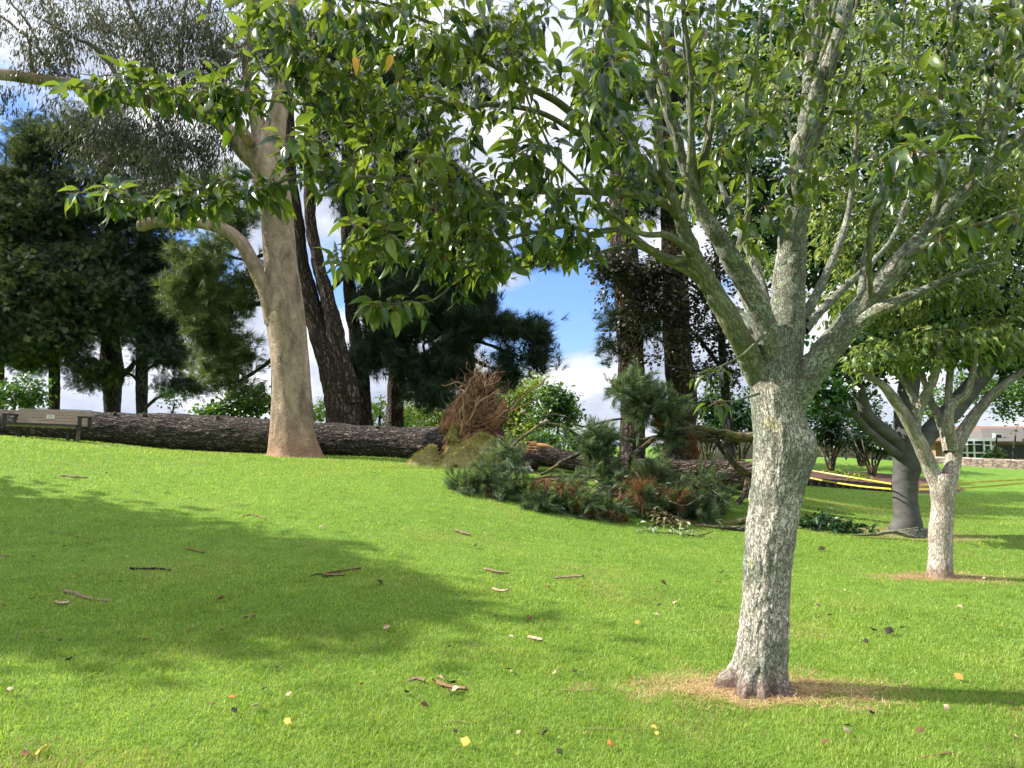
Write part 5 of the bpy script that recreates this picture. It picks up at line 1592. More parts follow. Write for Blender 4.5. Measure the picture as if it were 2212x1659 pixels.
    mh.build('branches', M['deadwood'], root, smooth=True)
    mn = MB()
    place_tufts(mn, tw, PLUMES, .28, 4, .05, .35, along=(.2, 1))
    mn.build('needle_foliage', M['needlefall'], root)
    md = MB()
    bd = [(1260, 1100, 30, 24, 12.9, .2, 12), (1450, 1075, 26, 16, 13.4, .2, 6), (1290, 1120, 22, 10, 12.8, .15, 5), (1175, 1075, 12, 14, 12.9, .1, 2), (1060, 1068, 20, 10, 13.1, .1, 2), (1330, 1120, 20, 8, 12.8, .1, 4), (1500, 960, 16, 20, 14.8, .15, 4), (1380, 1060, 60, 20, 13.2, .3, 10), (1200, 1060, 60, 20, 13, .3, 8), (1420, 900, 30, 20, 14.6, .3, 5)]
    T2 = trees_targets(bd, 1)
    T2[:, 2] = np.maximum(T2[:, 2], gz(T2[:, 0], T2[:, 1]) + .03)
    tw2 = grow(paths, T2, k_r=.01, tipr=.003, seg=6, maxr=.012)
    place_tufts(md, tw2, TUFTS_N, .22, 6, .05, 0)
    md.build('dead_needle_foliage', M['needledead'], root)
    # cones
    cm = mat_plain('grey_brown_cone', (.30, .24, .2), (.14, .1, .08), 40, .7, .2, bump=.01)
    for X, Y, d, w in ((1139, 1003, 13.7, 0), (1127, 1011, 13.5, 1), (1135, 1016, 13.5, 1), (1143, 1011, 13.5, 1), (1120, 1018, 13.5, 0), (1148, 1018, 13.5, 1), (1245, 1070, 13.0, 0), (1252, 1077, 13, 0), (1225, 1048, 13.2, 0), (1171, 914, 13.95, 0), (1180, 910, 14, 0), (1105, 968, 13.7, 0), (1385, 1085, 13.2, 0), (1130, 890, 14, 0)):
        mc = MB()
        a = rng.uniform(0, 6.28)
        c = P(X, Y, d)
        dv = np.array([math.cos(a), math.sin(a), rng.uniform(-.4, .4)]) * .05
        f = np.linspace(0, 1, 9)
        tube(mc, c + dv * (f[:, None] - .5) * 2, .005 + .034 * np.sin(np.pi * np.clip(f * .93 + .03, 0, 1)) ** .7, 12, lambda R, A, SS: .006 * np.sin(A * 6) * np.sin(SS * 240), (True, True))
        mc.build('pine_cone', cm if not w else M.setdefault('cone_w', mat_plain('pale_cone', (.6, .57, .52), (.35, .3, .27), 40)), root, smooth=True)


snapped()


# ------------------------------------------------------------------ loose leafy branches by the grey tree
def loose_branch(name, label, limbs, blobs, mat, size, per, bark=M['deadwood']):
    root = empty(name, gbase(limbs[0][0][0], 1150, limbs[0][0][2]), label, 'branch')
    mb = MB()
    paths = []
    for l in limbs:
        p, r = limb_path(l, 7)
        p = p + np.stack([fbm(p * 3 + c_, 2) - .5 for c_ in (0, 9, 21)], 1) * .06
        p[:, 2] = np.maximum(p[:, 2], gz(p[:, 0], p[:, 1]) + r * .6)
        tube(mb, p, r, 8)
        paths.append((p, r))
    T = trees_targets(blobs, 1)
    T[:, 2] = np.maximum(T[:, 2], gz(T[:, 0], T[:, 1]) + .03)
    tw = grow(paths, T, k_r=.008, tipr=.002, seg=5, maxr=.008)
    for p, r in tw:
        tube(mb, p, r, 4)
    mb.build('stem', bark, root, smooth=True)
    ml = MB()
    place_leaves(ml, tw, LEAF, size, per, frac=(.1, 1), droop=.2, cluster=.05)
    ml.build('leaves', mat, root, smooth=True)


loose_branch('fallen_branch', 'dark leafy branch lying on the grass just right of the nearest trunk',
             [[(1720, 1142, 13.4, 5), (1780, 1146, 13.4, 5), (1840, 1150, 13.3, 4), (1890, 1152, 13.2, 2)]],
             [(1740, 1130, 26, 12, 13.5, .3, 12), (1790, 1128, 24, 18, 13.5, .3, 18), (1815, 1138, 24, 12, 13.4, .3, 12), (1860, 1142, 24, 8, 13.3, .2, 9)], M['leafdark'], .13, 8)
loose_branch('fallen_branch', 'bare pale branch on the ground in front of the grey tree foot',
             [[(1840, 1156, 12.9, 3), (1890, 1154, 12.9, 7), (1930, 1150, 12.9, 8), (1960, 1158, 12.8, 8), (2000, 1160, 12.8, 5)], [(1925, 1150, 12.9, 4), (1960, 1145, 12.7, 3), (1985, 1140, 12.6, 2)]],
             [(1880, 1146, 16, 6, 12.9, .15, 4), (1975, 1142, 16, 7, 12.8, .15, 4)], M['leafdark'], .09, 4, M['lichen2'])
loose_branch('fallen_branch', 'small branch with pale upturned leaves in front of the needle heap',
             [[(1380, 1155, 12.3, 2), (1440, 1157, 12.3, 3), (1500, 1156, 12.3, 3), (1540, 1148, 12.3, 2)]],
             [(1400, 1153, 16, 5, 12.3, .1, 4), (1465, 1153, 18, 7, 12.3, .12, 7), (1500, 1156, 14, 6, 12.3, .1, 5)],
             mat_leaf('pale_leaf_underside', [(.12, .16, .08), (.28, .33, .2), (.4, .42, .3)], .2, .6, .3), .1, 6)
loose_branch('fallen_branch', 'short brown leaved branch under the front of the needle heap',
             [[(1400, 1135, 12.7, 4), (1440, 1128, 12.8, 5), (1475, 1130, 12.9, 4)]],
             [(1425, 1112, 20, 14, 12.8, .2, 10), (1460, 1128, 18, 10, 12.8, .2, 8)], mat_leaf('wilted_leaf', [(.10, .08, .04), (.2, .17, .09), (.3, .27, .16)], .2, .6, .3), .1, 6)


# ------------------------------------------------------------------ bench
def bench():
    b = P(105, 950.5, 19.3)
    root = empty('park_bench', b, 'weathered timber park bench with small white plaque, before the fallen log', 'bench')
    wood = mat_plain('weathered_bench_timber', (.36, .30, .23), (.24, .20, .15), 6, .85, .2, (1, 12, 12), .003)
    dark = mat_plain('dark_bench_frame', (.05, .045, .045), (.03, .03, .03), 10, .6, .3)
    tilt = -math.atan2(6, 155)
    ct, st = math.cos(tilt), math.sin(tilt)

    def R(x, y, z):
        return b + np.array([x * ct - z * st, y, x * st + z * ct])

    def bx(mb, c, s):
        x, y, z = [k / 2 for k in s]
        v = np.array([R(c[0] + i * x, c[1] + j * y, c[2] + k * z) for i in (-1, 1) for j in (-1, 1) for k in (-1, 1)])
        mb.add(v, quads=[(0, 1, 3, 2), (4, 6, 7, 5), (0, 4, 5, 1), (2, 3, 7, 6), (0, 2, 6, 4), (1, 5, 7, 3)])
    for i in range(5):
        m = MB()
        z = .44 + i * .074
        bx(m, (0, .10 + i * .02, z), (1.80 if i < 4 else 1.84, .035, .066))
        m.build('backrest_slat', wood, root)
    m = MB()
    bx(m, (0, .19, .44 + 4.62 * .074), (1.84, .05, .012))
    m.build('backrest_cap', dark, root)
    for i in range(5):
        m = MB()
        bx(m, (0, -.36 + i * .095, .385 + .005 * (i == 0)), (1.84, .085, .035))
        m.build('seat_slat', dark if i == 0 else wood, root)
    m = MB()
    bx(m, (0, -.36, .335), (1.74, .03, .055))
    m.build('seat_apron', mat_plain('yellowed_timber', (.22, .19, .09), (.12, .1, .05), 8), root)
    for x in (-.62, .60, .84):
        m = MB()
        bx(m, (x, -.2, .15), (.07, .07, .42))
        bx(m, (x, .12, .15), (.06, .06, .42)) if x < .8 else None
        m.build('leg', dark if x < .8 else mat_plain('stump_leg', (.2, .15, .12), (.1, .08, .06), 10), root)
    for x in (-.93, .93):
        m = MB()
        bx(m, (x, -.12, .60), (.09, .52, .04))
        bx(m, (x, -.34, .42), (.07, .07, .34))
        bx(m, (x, .1, .42), (.06, .06, .34))
        m.build('armrest', dark, root)
    m = MB()
    bx(m, (-.05, .085, .585), (.2, .012, .10))
    pq = m.build('plaque', mat_plain('white_plaque', (.62, .62, .6), (.55, .55, .53), 20, .5), root)
    m = MB()
    for k in range(3):
        bx(m, (-.05, .077, .61 - k * .024), (.13 - .03 * (k == 2), .003, .006))
    m.build('engraved_lines', mat_plain('grey_engraving', (.35, .35, .34), (.3, .3, .3), 20), pq)


bench()

# blue-green post beyond the log
mb = MB()
c = gbase(68, 905, 27)
tz = P(68, 855, 27)[2]
tube(mb, np.array([[c[0], c[1], c[2] - .05], [c[0], c[1], tz], [c[0], c[1], tz + .03]]), [.085, .085, .06], 16)
mb.box((c[0] - .17, c[1], tz - .55), (.16, .12, .5))
tag(mb.build('marker_post', mat_plain('teal_paint', (.01, .05, .075), (.008, .03, .05), 6, .4)), 'dark teal painted post rising above the log left of the bench', 'post')

# ------------------------------------------------------------------ mulch bed with timber edging
def bed():
    mb = MB()
    n = 60
    c = P(1835, 1030, 27.5)
    vs = [np.array([c[0], c[1], g1(c[0], c[1]) + .12])]
    rings = 12
    for k in range(1, rings + 1):
        f = k / rings
        for j in range(n):
            a = j / n * 2 * math.pi
            x, y = c[0] - .6 + math.cos(a) * 4.4 * f, c[1] + math.sin(a) * 3.3 * f
            vs.append(np.array([x, y, g1(x, y) + .12 * (1 - f ** 6) + rng.normal() * .012 - .02 * (k == rings)]))
    tr = [(0, 1 + j, 1 + (j + 1) % n) for j in range(n)]
    q = [(1 + r * n + j, 1 + (r + 1) * n + j, 1 + (r + 1) * n + (j + 1) % n, 1 + r * n + (j + 1) % n) for r in range(rings - 1) for j in range(n)]
    mb.add(np.array(vs), tris=tr, quads=q)
    mt = mat_plain('bark_mulch', (.15, .085, .07), (.05, .028, .022), 22, .95, .1, bump=.03)
    tag(mb.build('mulch_bed', mt, smooth=True), kind='structure')
    root = empty('timber_edging', (c[0], c[1] - 3.4, g1(c[0], c[1] - 3.4)), 'low dark timber edging along the front of the mulch bed', 'edging')
    ed = mat_plain('dark_edging_timber', (.10, .075, .06), (.045, .035, .03), 9, .9, .2)
    m = MB()
    path = []
    for X in np.linspace(1715, 1945, 14):
        p = P(X, 1048, 24.2)
        path.append([p[0], p[1] + (X - 1830) / 1000, g1(p[0], p[1]) + .20])
    path = np.array(path)
    for a, b in zip(path[:-1], path[1:]):
        mid = (a + b) / 2
        m.box(mid, (np.linalg.norm(b - a) * 1.0, .05, .09), math.atan2(b[1] - a[1], b[0] - a[0]))
    m.build('top_rail', ed, root)
    for k, p in enumerate(path):
        m = MB()
        m.box((p[0], p[1] + .04, p[2] - .12), (.10, .1, .28))
        m.build('stake', ed, root)
    m = MB()
    for a, b in zip(path[:-1], path[1:]):
        mid = (a + b) / 2 - np.array([0, -.06, .13])
        m.box(mid, (np.linalg.norm(b - a) * 1.0, .03, .17), math.atan2(b[1] - a[1], b[0] - a[0]))
    m.build('lower_board', mat_plain('dark_lower_board', (.05, .04, .035), (.025, .02, .018), 9), root)  # lower board darker than the rail and stakes
    # small weeds on the mulch
    for k, (X, Y) in enumerate(((1800, 1026), (1812, 1032), (1846, 1036), (1860, 1044))):
        p = ground_pt(X, Y)
        mw = MB()
        d = norm(rng.normal(size=(40, 3)) * .6 + np.array([0, 0, .8]))
        scatter(mw, *LEAF_S, np.repeat((p + [0, 0, .12])[None], 40, 0) + rng.normal(size=(40, 3)) * [.18, .1, .02], mkframes(d, rng.normal(size=(40, 3))), .14)
        tag(mw.build('weed', M['bamboo']), 'small pale green weed growing on the mulch bed', 'weed', 'weeds on the mulch bed')


bed()


# ------------------------------------------------------------------ caution tape
def tape(name, label, pts, ptype='a'):
    root = empty(name, P(*pts[0]), label, 'tape', 'yellow barrier tapes')
    w = np.array([P(*p) for p in pts])
    s = smooth_path(w, 30)
    H = .015
    t, N, B = frames(s)
    arc = np.concatenate([[0], np.cumsum(np.linalg.norm(np.diff(s, axis=0), axis=1))])
    tw = np.sin(arc * .5) * .35 + (1.15 if ptype == 'edge' else 0) * np.clip(1 - arc / 3.5, 0, 1)
    upv = np.stack([np.zeros(len(s)), np.sin(tw), np.cos(tw)], 1)
    mb = MB()
    v = np.stack([s - upv * H, s + upv * H], 1).reshape(-1, 3)
    thick = np.stack([s - upv * H + [0, .001, 0], s + upv * H + [0, .001, 0]], 1).reshape(-1, 3)
    i = np.arange(len(s) - 1)
    q = np.stack([2 * i, 2 * i + 2, 2 * i + 3, 2 * i + 1], 1)
    mb.add(v, quads=q)
    mb.build('ribbon', M.setdefault('tape', mat_plain('yellow_tape', (.62, .52, .07), (.55, .46, .08), 4, .45, .4)), root)
    cu = bpy.data.curves.new('w', 'FONT')
    cu.body = 'CAUTION'
    cu.size = .021
    cu.align_x = 'CENTER'
    cu.align_y = 'CENTER'
    cu.space_character = 1.15
    ob = bpy.data.objects.new('w', cu)
    COL.objects.link(ob)
    me = ob.to_mesh()
    tv = np.array([list(x.co) for x in me.vertices])
    tris = []
    for p_ in me.polygons:
        vs = list(p_.vertices)
        tris += [(vs[0], vs[k], vs[k + 1]) for k in range(1, len(vs) - 1)]
    ob.to_mesh_clear()
    bpy.data.objects.remove(ob)
    ml = MB()
    a = .2
    while a < arc[-1] - .2:
        ax = a + tv[:, 0]
        c = np.stack([np.interp(ax, arc, s[:, k]) for k in range(3)], 1)
        u = np.stack([np.interp(ax, arc, upv[:, k]) for k in range(3)], 1)
        vv = c + u * tv[:, 1:2]
        vv[:, 1] -= .002
        ml.add(vv, tris=tris)
        a += .15
    ml.build('lettering', M.setdefault('tapeink', mat_plain('tape_ink', (.30, .24, .04), (.22, .18, .04), 4)), root)


tape('barrier_tape', 'yellow caution tape, the lower strand sagging from nearest trunk to the grey tree', [(1640, 1003, 16), (1700, 1022, 15.6), (1740, 1030, 15.2), (1790, 1040, 14.8), (1850, 1049, 14.3), (1900, 1054, 13.7), (1925, 1056, 13.25)])
tape('barrier_tape', 'thin pale yellow upper tape strand between nearest trunk and grey tree', [(1600, 992, 16.6), (1680, 1003, 16), (1740, 1014, 15.5), (1800, 1024, 15), (1860, 1034, 14.4), (1925, 1045, 13.28)], 'edge')
tape('barrier_tape', 'yellow caution tape, upper strand running right from the grey tree', [(1988, 1047, 13.3), (2040, 1045, 13.2), (2120, 1041, 13.1), (2212, 1036, 13.0), (2330, 1030, 12.9)])
tape('barrier_tape', 'yellow caution tape, lower strand running right from the grey tree', [(1985, 1057, 13.25), (2040, 1056, 13.1), (2120, 1052, 12.8), (2212, 1044, 12.5), (2330, 1036, 12.3)])

# ------------------------------------------------------------------ low stone wall, house, fence, car
def stone_wall():
    m, nt, out = new_mat('pink_stone')
    pos = nt.add('ShaderNodeNewGeometry').outputs['Position']
    vo = nt.add('ShaderNodeTexVoronoi', {'Vector': nt.vmul(pos, (1.6, 1.6, 4.5)), 'Scale': 1.3}, feature='DISTANCE_TO_EDGE').outputs[0]
    n = nt.noise(nt.vmul(pos, (1, 1, 4)), 3, 5)
    col = nt.ramp(n, [(.3, (.30, .19, .155)), (.5, (.50, .35, .29)), (.7, (.62, .48, .41))])
    col = nt.mix(nt.ramp(vo, [(.02, .8), (.10, 0)]), col, (.12, .09, .07))
    bs = nt.add('ShaderNodeBsdfPrincipled', {'Base Color': col, 'Roughness': .9})
    nt.l.new(bs.outputs[0], out.inputs[0])
    mb = MB()
    pts = [P(1990, 992, 41), P(2060, 992, 40.6), (P(2150, 996, 40.0)), P(2260, 1001, 39.4), P(2420, 1008, 38.5)]
    s = smooth_path(np.array(pts), 14)
    vs = []
    for k, p in enumerate(s):
        zt = p[2] + .12
        zb = min(g1(p[0], p[1]), zt - .4) - .25
        j = rng.normal() * .012
        vs += [(p[0], p[1] - .16 + j, zb), (p[0], p[1] - .13 + j, zt - .05), (p[0], p[1] - .05, zt), (p[0], p[1] + .15, zt), (p[0], p[1] + .16, zb)]
    q = [(5 * i + a, 5 * i + 5 + a, 5 * i + 6 + a, 5 * i + 1 + a) for i in range(len(s) - 1) for a in range(4)]
    mb.add(np.array(vs), quads=q)
    tag(mb.build('stone_wall', m), 'low pinkish stone retaining wall edging the lawn before the houses', 'wall')


stone_wall()


def house():
    d = 50
    o = P(2112, 990, d)
    zb = -.8
    root = empty('house', (o[0], o[1], zb), 'single storey house with red tiled roof, grey tiled wing and white framed sunroom', 'house')
    def X(px, dd=d):
        return P(px, 950, dd)[0]
    def Z(py, dd=d):
        return P(1106, py, dd)[2]
    brick = mat_plain('tan_brick', (.34, .22, .14), (.24, .15, .1), 12)
    red = mat_plain('red_roof_tiles', (.27, .15, .11), (.18, .10, .08), 3, .8, .2, (1, 4, 4))
    grey = mat_plain('grey_roof_tiles', (.14, .125, .11), (.09, .08, .07), 4, .85, .2, (1, 5, 5))
    white = mat_plain('white_joinery', (.75, .76, .76), (.7, .7, .7), 8, .4)
    glass = mat_plain('dark_glass', (.03, .04, .035), (.015, .02, .02), 1.2, .35, .25)
    eave = Z(952)
    # walls
    m = MB()
    m.box(((X(2020, 54) + X(2400, 54)) / 2, 57, (zb + eave) / 2), (X(2400, 54) - X(2020, 54), 6, eave - zb))
    m.build('wall', brick, root)
    # main red roof (hip)
    m = MB()
    x0, x1 = X(2000, 54), X(2440, 54)
    zr = Z(921, 58)
    ze = eave + .02
    v = [(x0, 53.2, ze), (x1, 53.2, ze), (x1, 61, ze), (x0, 61, ze), (x0 + 2.4, 57.1, zr), (x1 - 2.4, 57.1, zr), (x0, 53.2, ze - .15), (x1, 53.2, ze - .15), (x1, 61, ze - .15), (x0, 61, ze - .15)]
    m.add(np.array(v), tris=[(1, 2, 5), (3, 0, 4)], quads=[(0, 1, 5, 4), (2, 3, 4, 5), (0, 6, 7, 1), (1, 7, 8, 2), (6, 9, 8, 7), (3, 9, 6, 0)])
    m.build('roof', red, root)
    # grey wing
    m = MB()
    xa, xb = X(2104, 51), X(2420, 51)
    xm = X(2152, 51)
    za, zt = Z(953, 50.2), Z(927, 52)
    v = [(xa, 50.0, za), (xb, 50.0, za), (xb, 53.1, zt + .1), (xm + .3, 53.1, zt + .1), (xa, 53.1, za), (xa, 50, za - .1), (xb, 50, za - .1), (xb, 53.1, za - .1), (xa, 53.1, za - .1)]
    m.add(np.array(v), tris=[(0, 3, 4)], quads=[(0, 1, 2, 3), (0, 5, 6, 1), (1, 6, 7, 2)])
    m.build('wing_roof', grey, root)
    m = MB()
    m.box(((X(2142, 50.6) + X(2420, 50.6)) / 2, 51.9, (zb + za) / 2), (X(2420, 50.6) - X(2142, 50.6), 2.4, za - .12 - zb))
    wg = m.build('wing_wall', brick, root)
    for a, b, mt in ((2152, 2162, white), (2170, 2184, glass), (2186, 2200, glass), (2203, 2230, glass)):
        m = MB()
        m.box(((X(a) + X(b)) / 2, 50.66, Z(976)), (X(b) - X(a), .06, Z(962) - Z(990)))
        m.build('window' if mt is glass else 'door', mt, root)
    # skylight and vent on the wing
    m = MB()
    m.box((X(2174), 50.9, Z(943.5, 51)), (.5, .3, .45))
    sk = m.build('skylight', white, root)
    m = MB()
    m.box((X(2174), 50.74, Z(943.5, 51)), (.34, .02, .28))
    m.build('pane', glass, sk)
    m = MB()
    m.box((X(2160), 50.6, Z(948.5, 51)), (.14, .14, .3))
    m.build('vent', white, root)
    # sunroom: glass box with white frame
    xs = [X(2050, 49), X(2088, 49), X(2103.5, 49), X(2125, 49), X(2140, 49)]
    z0, z1, z2 = Z(1000, 49), Z(978, 49), Z(952, 49)
    m = MB()
    m.box(((xs[0] + xs[-1]) / 2, 49.55, (z0 + z2) / 2), (xs[-1] - xs[0] - .1, .9, z2 - z0 - .04))
    sr = m.build('sunroom_glass', glass, root)
    for x in xs:
        m = MB()
        m.box((x, 49.02, (z0 + z2) / 2), (.10, .10, z2 - z0))
        m.build('frame_post', white, sr)
    for z, h in ((z1, .09), (z0, .1), (Z(962, 49), .07)):
        m = MB()
        xl = xs[0] if h != .07 else xs[3]
        m.box(((xl + xs[-1]) / 2, 49.0, z), (xs[-1] - xl, .08, h))
        m.build('frame_rail', white, sr)
    m = MB()
    m.box(((xs[0] + xs[-1]) / 2 + .15, 49.1, z2 + .08), (xs[-1] - xs[0] + .5, .5, .2))
    m.build('fascia', white, sr)
    m = MB()
    m.box((X(2096, 48.9), 48.7, Z(960, 48.7)), (.9, .5, .05), 0, 0)
    m.build('window', white, sr)


house()


def fence():
    root = empty('board_fence', (P(1700, 990, 43)[0], 43, .6), 'brown vertical board fence behind the camellia shrubs', 'fence')
    wd = mat_plain('weathered_fence', (.19, .155, .125), (.1, .08, .065), 5, .9, .2, (14, 1, 1))
    x0, x1 = P(1500, 990, 43)[0], P(1960, 990, 43)[0]
    m = MB()
    x = x0
    while x < x1:
        z = g1(x, 43)
        m.box((x, 43, z + .5), (.14, .02, 1.15 + rng.normal() * .01))
        x += .15
    m.build('board_panel', wd, root)
    m = MB()
    for k in np.linspace(x0, x1, 7)[:-1]:
        z0 = g1(k, 43)
        k2 = k + (x1 - x0) / 6
        z1 = g1(k2, 43)
        m.box(((k + k2) / 2, 43.05, (z0 + z1) / 2 + .8), (k2 - k, .05, .08), 0, -math.atan2(z1 - z0, k2 - k))
    m.build('rail', wd, root)


fence()


def car():
    d = 47
    cx = P(1612, 980, d)[0]
    zb = P(1612, 998, d)[2]
    root = empty('parked_car', (cx, d, zb), 'white hatchback parked beyond the camellia stems, mostly hidden', 'car')
    paint = mat_plain('white_car_paint', (.72, .74, .78), (.68, .70, .74), 2, .25, .5)
    glass = mat_plain('car_glass', (.04, .05, .06), (.02, .025, .03), 2, .05, .8)
    dark = mat_plain('black_trim', (.02, .02, .02), (.015, .015, .015), 5, .5)
    L, Wd = 4.1, 1.7
    prof = [(-2.05, .35), (-2.08, .62), (-1.95, .80), (-1.1, .98), (-.45, 1.42), (.9, 1.46), (1.7, 1.05), (2.0, .95), (2.05, .4), (1.7, .22), (-1.8, .22)]
    m = MB()
    pr = np.array(prof)
    # bevelled side section
    rings = []
    for y, k in ((-.85, .93), (-.80, .98), (-.68, 1.0), (.68, 1.0), (.80, .98), (.85, .93)):
        z = (pr[:, 1] - .7) * k + .7
        tum = np.where(pr[:, 1] > 1.0, .84, 1.0)
        rings.append(np.stack([cx + pr[:, 0] * (.985 if abs(y) > .82 else 1), d + y * tum, zb + z], 1))
    n = len(prof)
    v = np.vstack(rings)
    q = [(r * n + i, r * n + (i + 1) % n, (r + 1) * n + (i + 1) % n, (r + 1) * n + i) for r in range(5) for i in range(n)]
    cvs = [rings[0].mean(0), rings[-1].mean(0)]
    t = [(len(v), (i + 1) % n, i) for i in range(n)] + [(len(v) + 1, 5 * n + i, 5 * n + (i + 1) % n) for i in range(n)]
    m.add(np.vstack([v, cvs]), tris=t, quads=q)
    m.build('body', paint, root, smooth=True)
    for a in ((-.85, -.05), (.0, .75), (.8, 1.25)):
        m = MB()
        x0, x1 = a
        zt = 1.36
        zl = 1.02
        vs = [(cx + x0 + (.0 if x0 > -.5 else .0), d - .80, zb + zl), (cx + x1, d - .80, zb + zl), (cx + x1 - (.12 if x1 > 1 else 0), d - .74, zb + zt), (cx + x0 + (.42 if x0 < -.5 else 0), d - .74, zb + zt)]
        b = [(x, y + .03, z) for x, y, z in vs]
        m.add(np.array(vs + b), quads=[(0, 1, 2, 3), (4, 7, 6, 5), (0, 4, 5, 1), (2, 6, 7, 3)])
        m.build('side_window', glass, root)
    m = MB()
    vs = [(cx - 1.08, d - .62, zb + 1.0), (cx - .49, d - .55, zb + 1.40), (cx - .49, d + .55, zb + 1.40), (cx - 1.08, d + .62, zb + 1.0)]
    vs = [(x - .02, y, z + .015) for x, y, z in vs]
    m.add(np.array(vs + [(x + .03, y, z - .03) for x, y, z in vs]), quads=[(0, 1, 2, 3), (4, 7, 6, 5)])
    m.build('windscreen', glass, root)
    for x in (-1.3, 1.25):
        for y in (-.78, .78):
            m = MB()
            sgn = 1 if y > 0 else -1
            p = np.array([[cx + x, d + y - .1, zb + .31], [cx + x, d + y + .1, zb + .31]])
            tube(m, p, [.31, .31], 24, None, (True, True))
            w = m.build('wheel', dark, root)
            m = MB()
            tube(m, p + [[0, -.012, 0], [0, .012, 0]], [.19, .19], 16, None, (True, True))
            m.build('rim', mat_plain('alloy', (.5, .5, .52), (.4, .4, .42), 5, .3, .5, metal=.8), w)
    for y in (-.6, .6):
        m = MB()
        m.box((cx - 2.02, d + y, zb + .72), (.12, .34, .14))
        m.build('headlight', mat_plain('lamp_glass', (.6, .62, .65), (.5, .5, .55), 8, .1), root)
    m = MB()
    m.box((cx - 2.06, d, zb + .45), (.06, 1.1, .16))
    m.box((cx, d - .86, zb + .42), (3.0, .03, .06))
    m.build('grille', dark, root)
    m = MB()
    m.box((cx - .72, d - .98, zb + 1.02), (.16, .2, .13))
    m.build('mirror', dark, root)


car()


# ------------------------------------------------------------------ litter on the lawn
def mat_flat(name, c, c2=None):
    return mat_plain(name, c, c2, 30, .85, .05)


LM = {'cream': mat_flat('dry_cream_leaf', (.50, .39, .26), (.30, .21, .13)), 'brown': mat_flat('brown_leaf', (.17, .085, .045), (.08, .045, .03)), 'dark': mat_flat('blackened_leaf', (.055, .045, .035), (.025, .022, .018)),
      'yellow': mat_flat('yellow_leaf', (.80, .60, .10), (.70, .42, .10)), 'orange': mat_flat('orange_brown_leaf', (.62, .24, .05), (.45, .16, .05)), 'bark': mat_flat('shed_bark', (.30, .21, .14), (.13, .085, .06)), 'stick': mat_flat('brown_stick', (.30, .17, .10), (.15, .09, .06))}
LEAFD = leaf_template(.38, .55, -.25, rows=((0, 0), (.1, .6), (.3, 1.0), (.55, .85), (.8, .45), (1, 0)))


def litter_leaf(p, size, mat, label, cat='leaf', group=None, curl=0):
    mb = MB()
    a = rng.uniform(0, 6.28)
    d = np.array([[math.cos(a), math.sin(a), rng.uniform(-.05, .25)]])
    up = np.array([[rng.normal() * .35, rng.normal() * .35 - .25, 1]])
    t = (LEAFD[0].copy(), LEAFD[1], LEAFD[2])
    t[0][:, 2] += (fbm(t[0] * 4 + p, 2) - .5) * .35
    scatter(mb, *t, (p + np.array([0, 0, .03]))[None] - d * size * .5, mkframes(d, up), size)
    tube(mb, np.array([p + [0, 0, .03] - d[0] * size * .5, p + [0, 0, .035] - d[0] * size * .8 + rng.normal(size=3) * .005]), [.0016, .001], 4)
    o = mb.build('fallen_leaf', mat, smooth=True)
    # solid little sheet: give it thickness
    md = o.modifiers.new('thick', 'SOLIDIFY')
    md.thickness = .0012
    return tag(o, label, cat, group)


def litter_stick(pxs, w, mat, label, name='fallen_stick', cat='stick', group=None, lift=.012):
    pts = []
    for X, Y in pxs:
        p = ground_pt(X, Y)
        pts.append([*(p + [0, 0, lift]), w * .38])
    s = smooth_path(np.array(pts), 9)
    s[:, :3] += np.stack([fbm(s[:, :3] * 7 + c_, 3) - .5 for c_ in (0, 5, 11)], 1) * np.array([.05, .05, .03]) * min(1, w / .02)
    mb = MB()
    tube(mb, s[:, :3], s[:, 3] * (.35 + 1.1 * fbm(s[:, :3] * 22, 3)), 8, None, (True, True))
    return tag(mb.build(name, mat, smooth=True), label, cat, group)


def strip(pxs, w, mat, label):
    pts = np.array([ground_pt(X, Y) + [0, 0, .016] for X, Y in pxs])
    s = smooth_path(pts, 6)
    t = norm(np.gradient(s, axis=0))
    side = np.cross(t, [0, 0, 1]) * w / 2
    lift = np.abs(rng.normal(size=len(s))) * .008
    mb = MB()
    tp = np.sin(np.linspace(.15, math.pi - .1, len(s)))[:, None] ** .5 * rng.uniform(.25, 1.0, (len(s), 1))
    v = np.stack([s - side * tp + np.array([0, 0, .02]), s + np.stack([0 * lift, 0 * lift, lift], 1) * 0, s + side * tp + np.array([0, 0, .012])], 1).reshape(-1, 3)
    i = np.arange(len(s) - 1)
    q = np.vstack([np.stack([3 * i + a, 3 * i + 1 + a, 3 * i + 4 + a, 3 * i + 3 + a], 1) for a in (0, 1)])
    mb.add(v, quads=q)
    o = mb.build('bark_strip', mat, smooth=True)
    md = o.modifiers.new('thick', 'SOLIDIFY')
    md.thickness = .002
    return tag(o, label, 'bark strip')


litter_stick([(137, 1283), (165, 1288), (200, 1297), (236, 1302)], .045, LM['bark'], 'thick pale brown stick lying in the shaded grass at left')
litter_stick([(280, 1232), (310, 1234), (340, 1233), (368, 1236)], .03, LM['dark'], 'dark rotten stick lying in the shaded grass above the pale one')
litter_stick([(133, 1029), (160, 1032), (188, 1034)], .05, LM['bark'], 'pale stick on the sunny grass below the bench')
litter_stick([(402, 1188), (420, 1192), (440, 1197)], .025, LM['stick'], 'short brown stick in the middle of the shaded grass')
litter_stick([(525, 1117), (545, 1114), (575, 1123)], .022, LM['stick'], 'forked brown twig at the sunny edge below the gum')
litter_stick([(670, 1248), (695, 1244), (705, 1250), (735, 1240)], .022, LM['dark'], 'dark crooked twig at the right tip of the shadow')
litter_stick([(1260, 1580), (1330, 1582), (1400, 1584)], .004, LM['cream'], 'thin straight straw stalk lying near the bottom middle')
litter_stick([(1210, 1494), (1250, 1498), (1295, 1495)], .006, LM['cream'], 'pale thin stalk left of the straw ring')
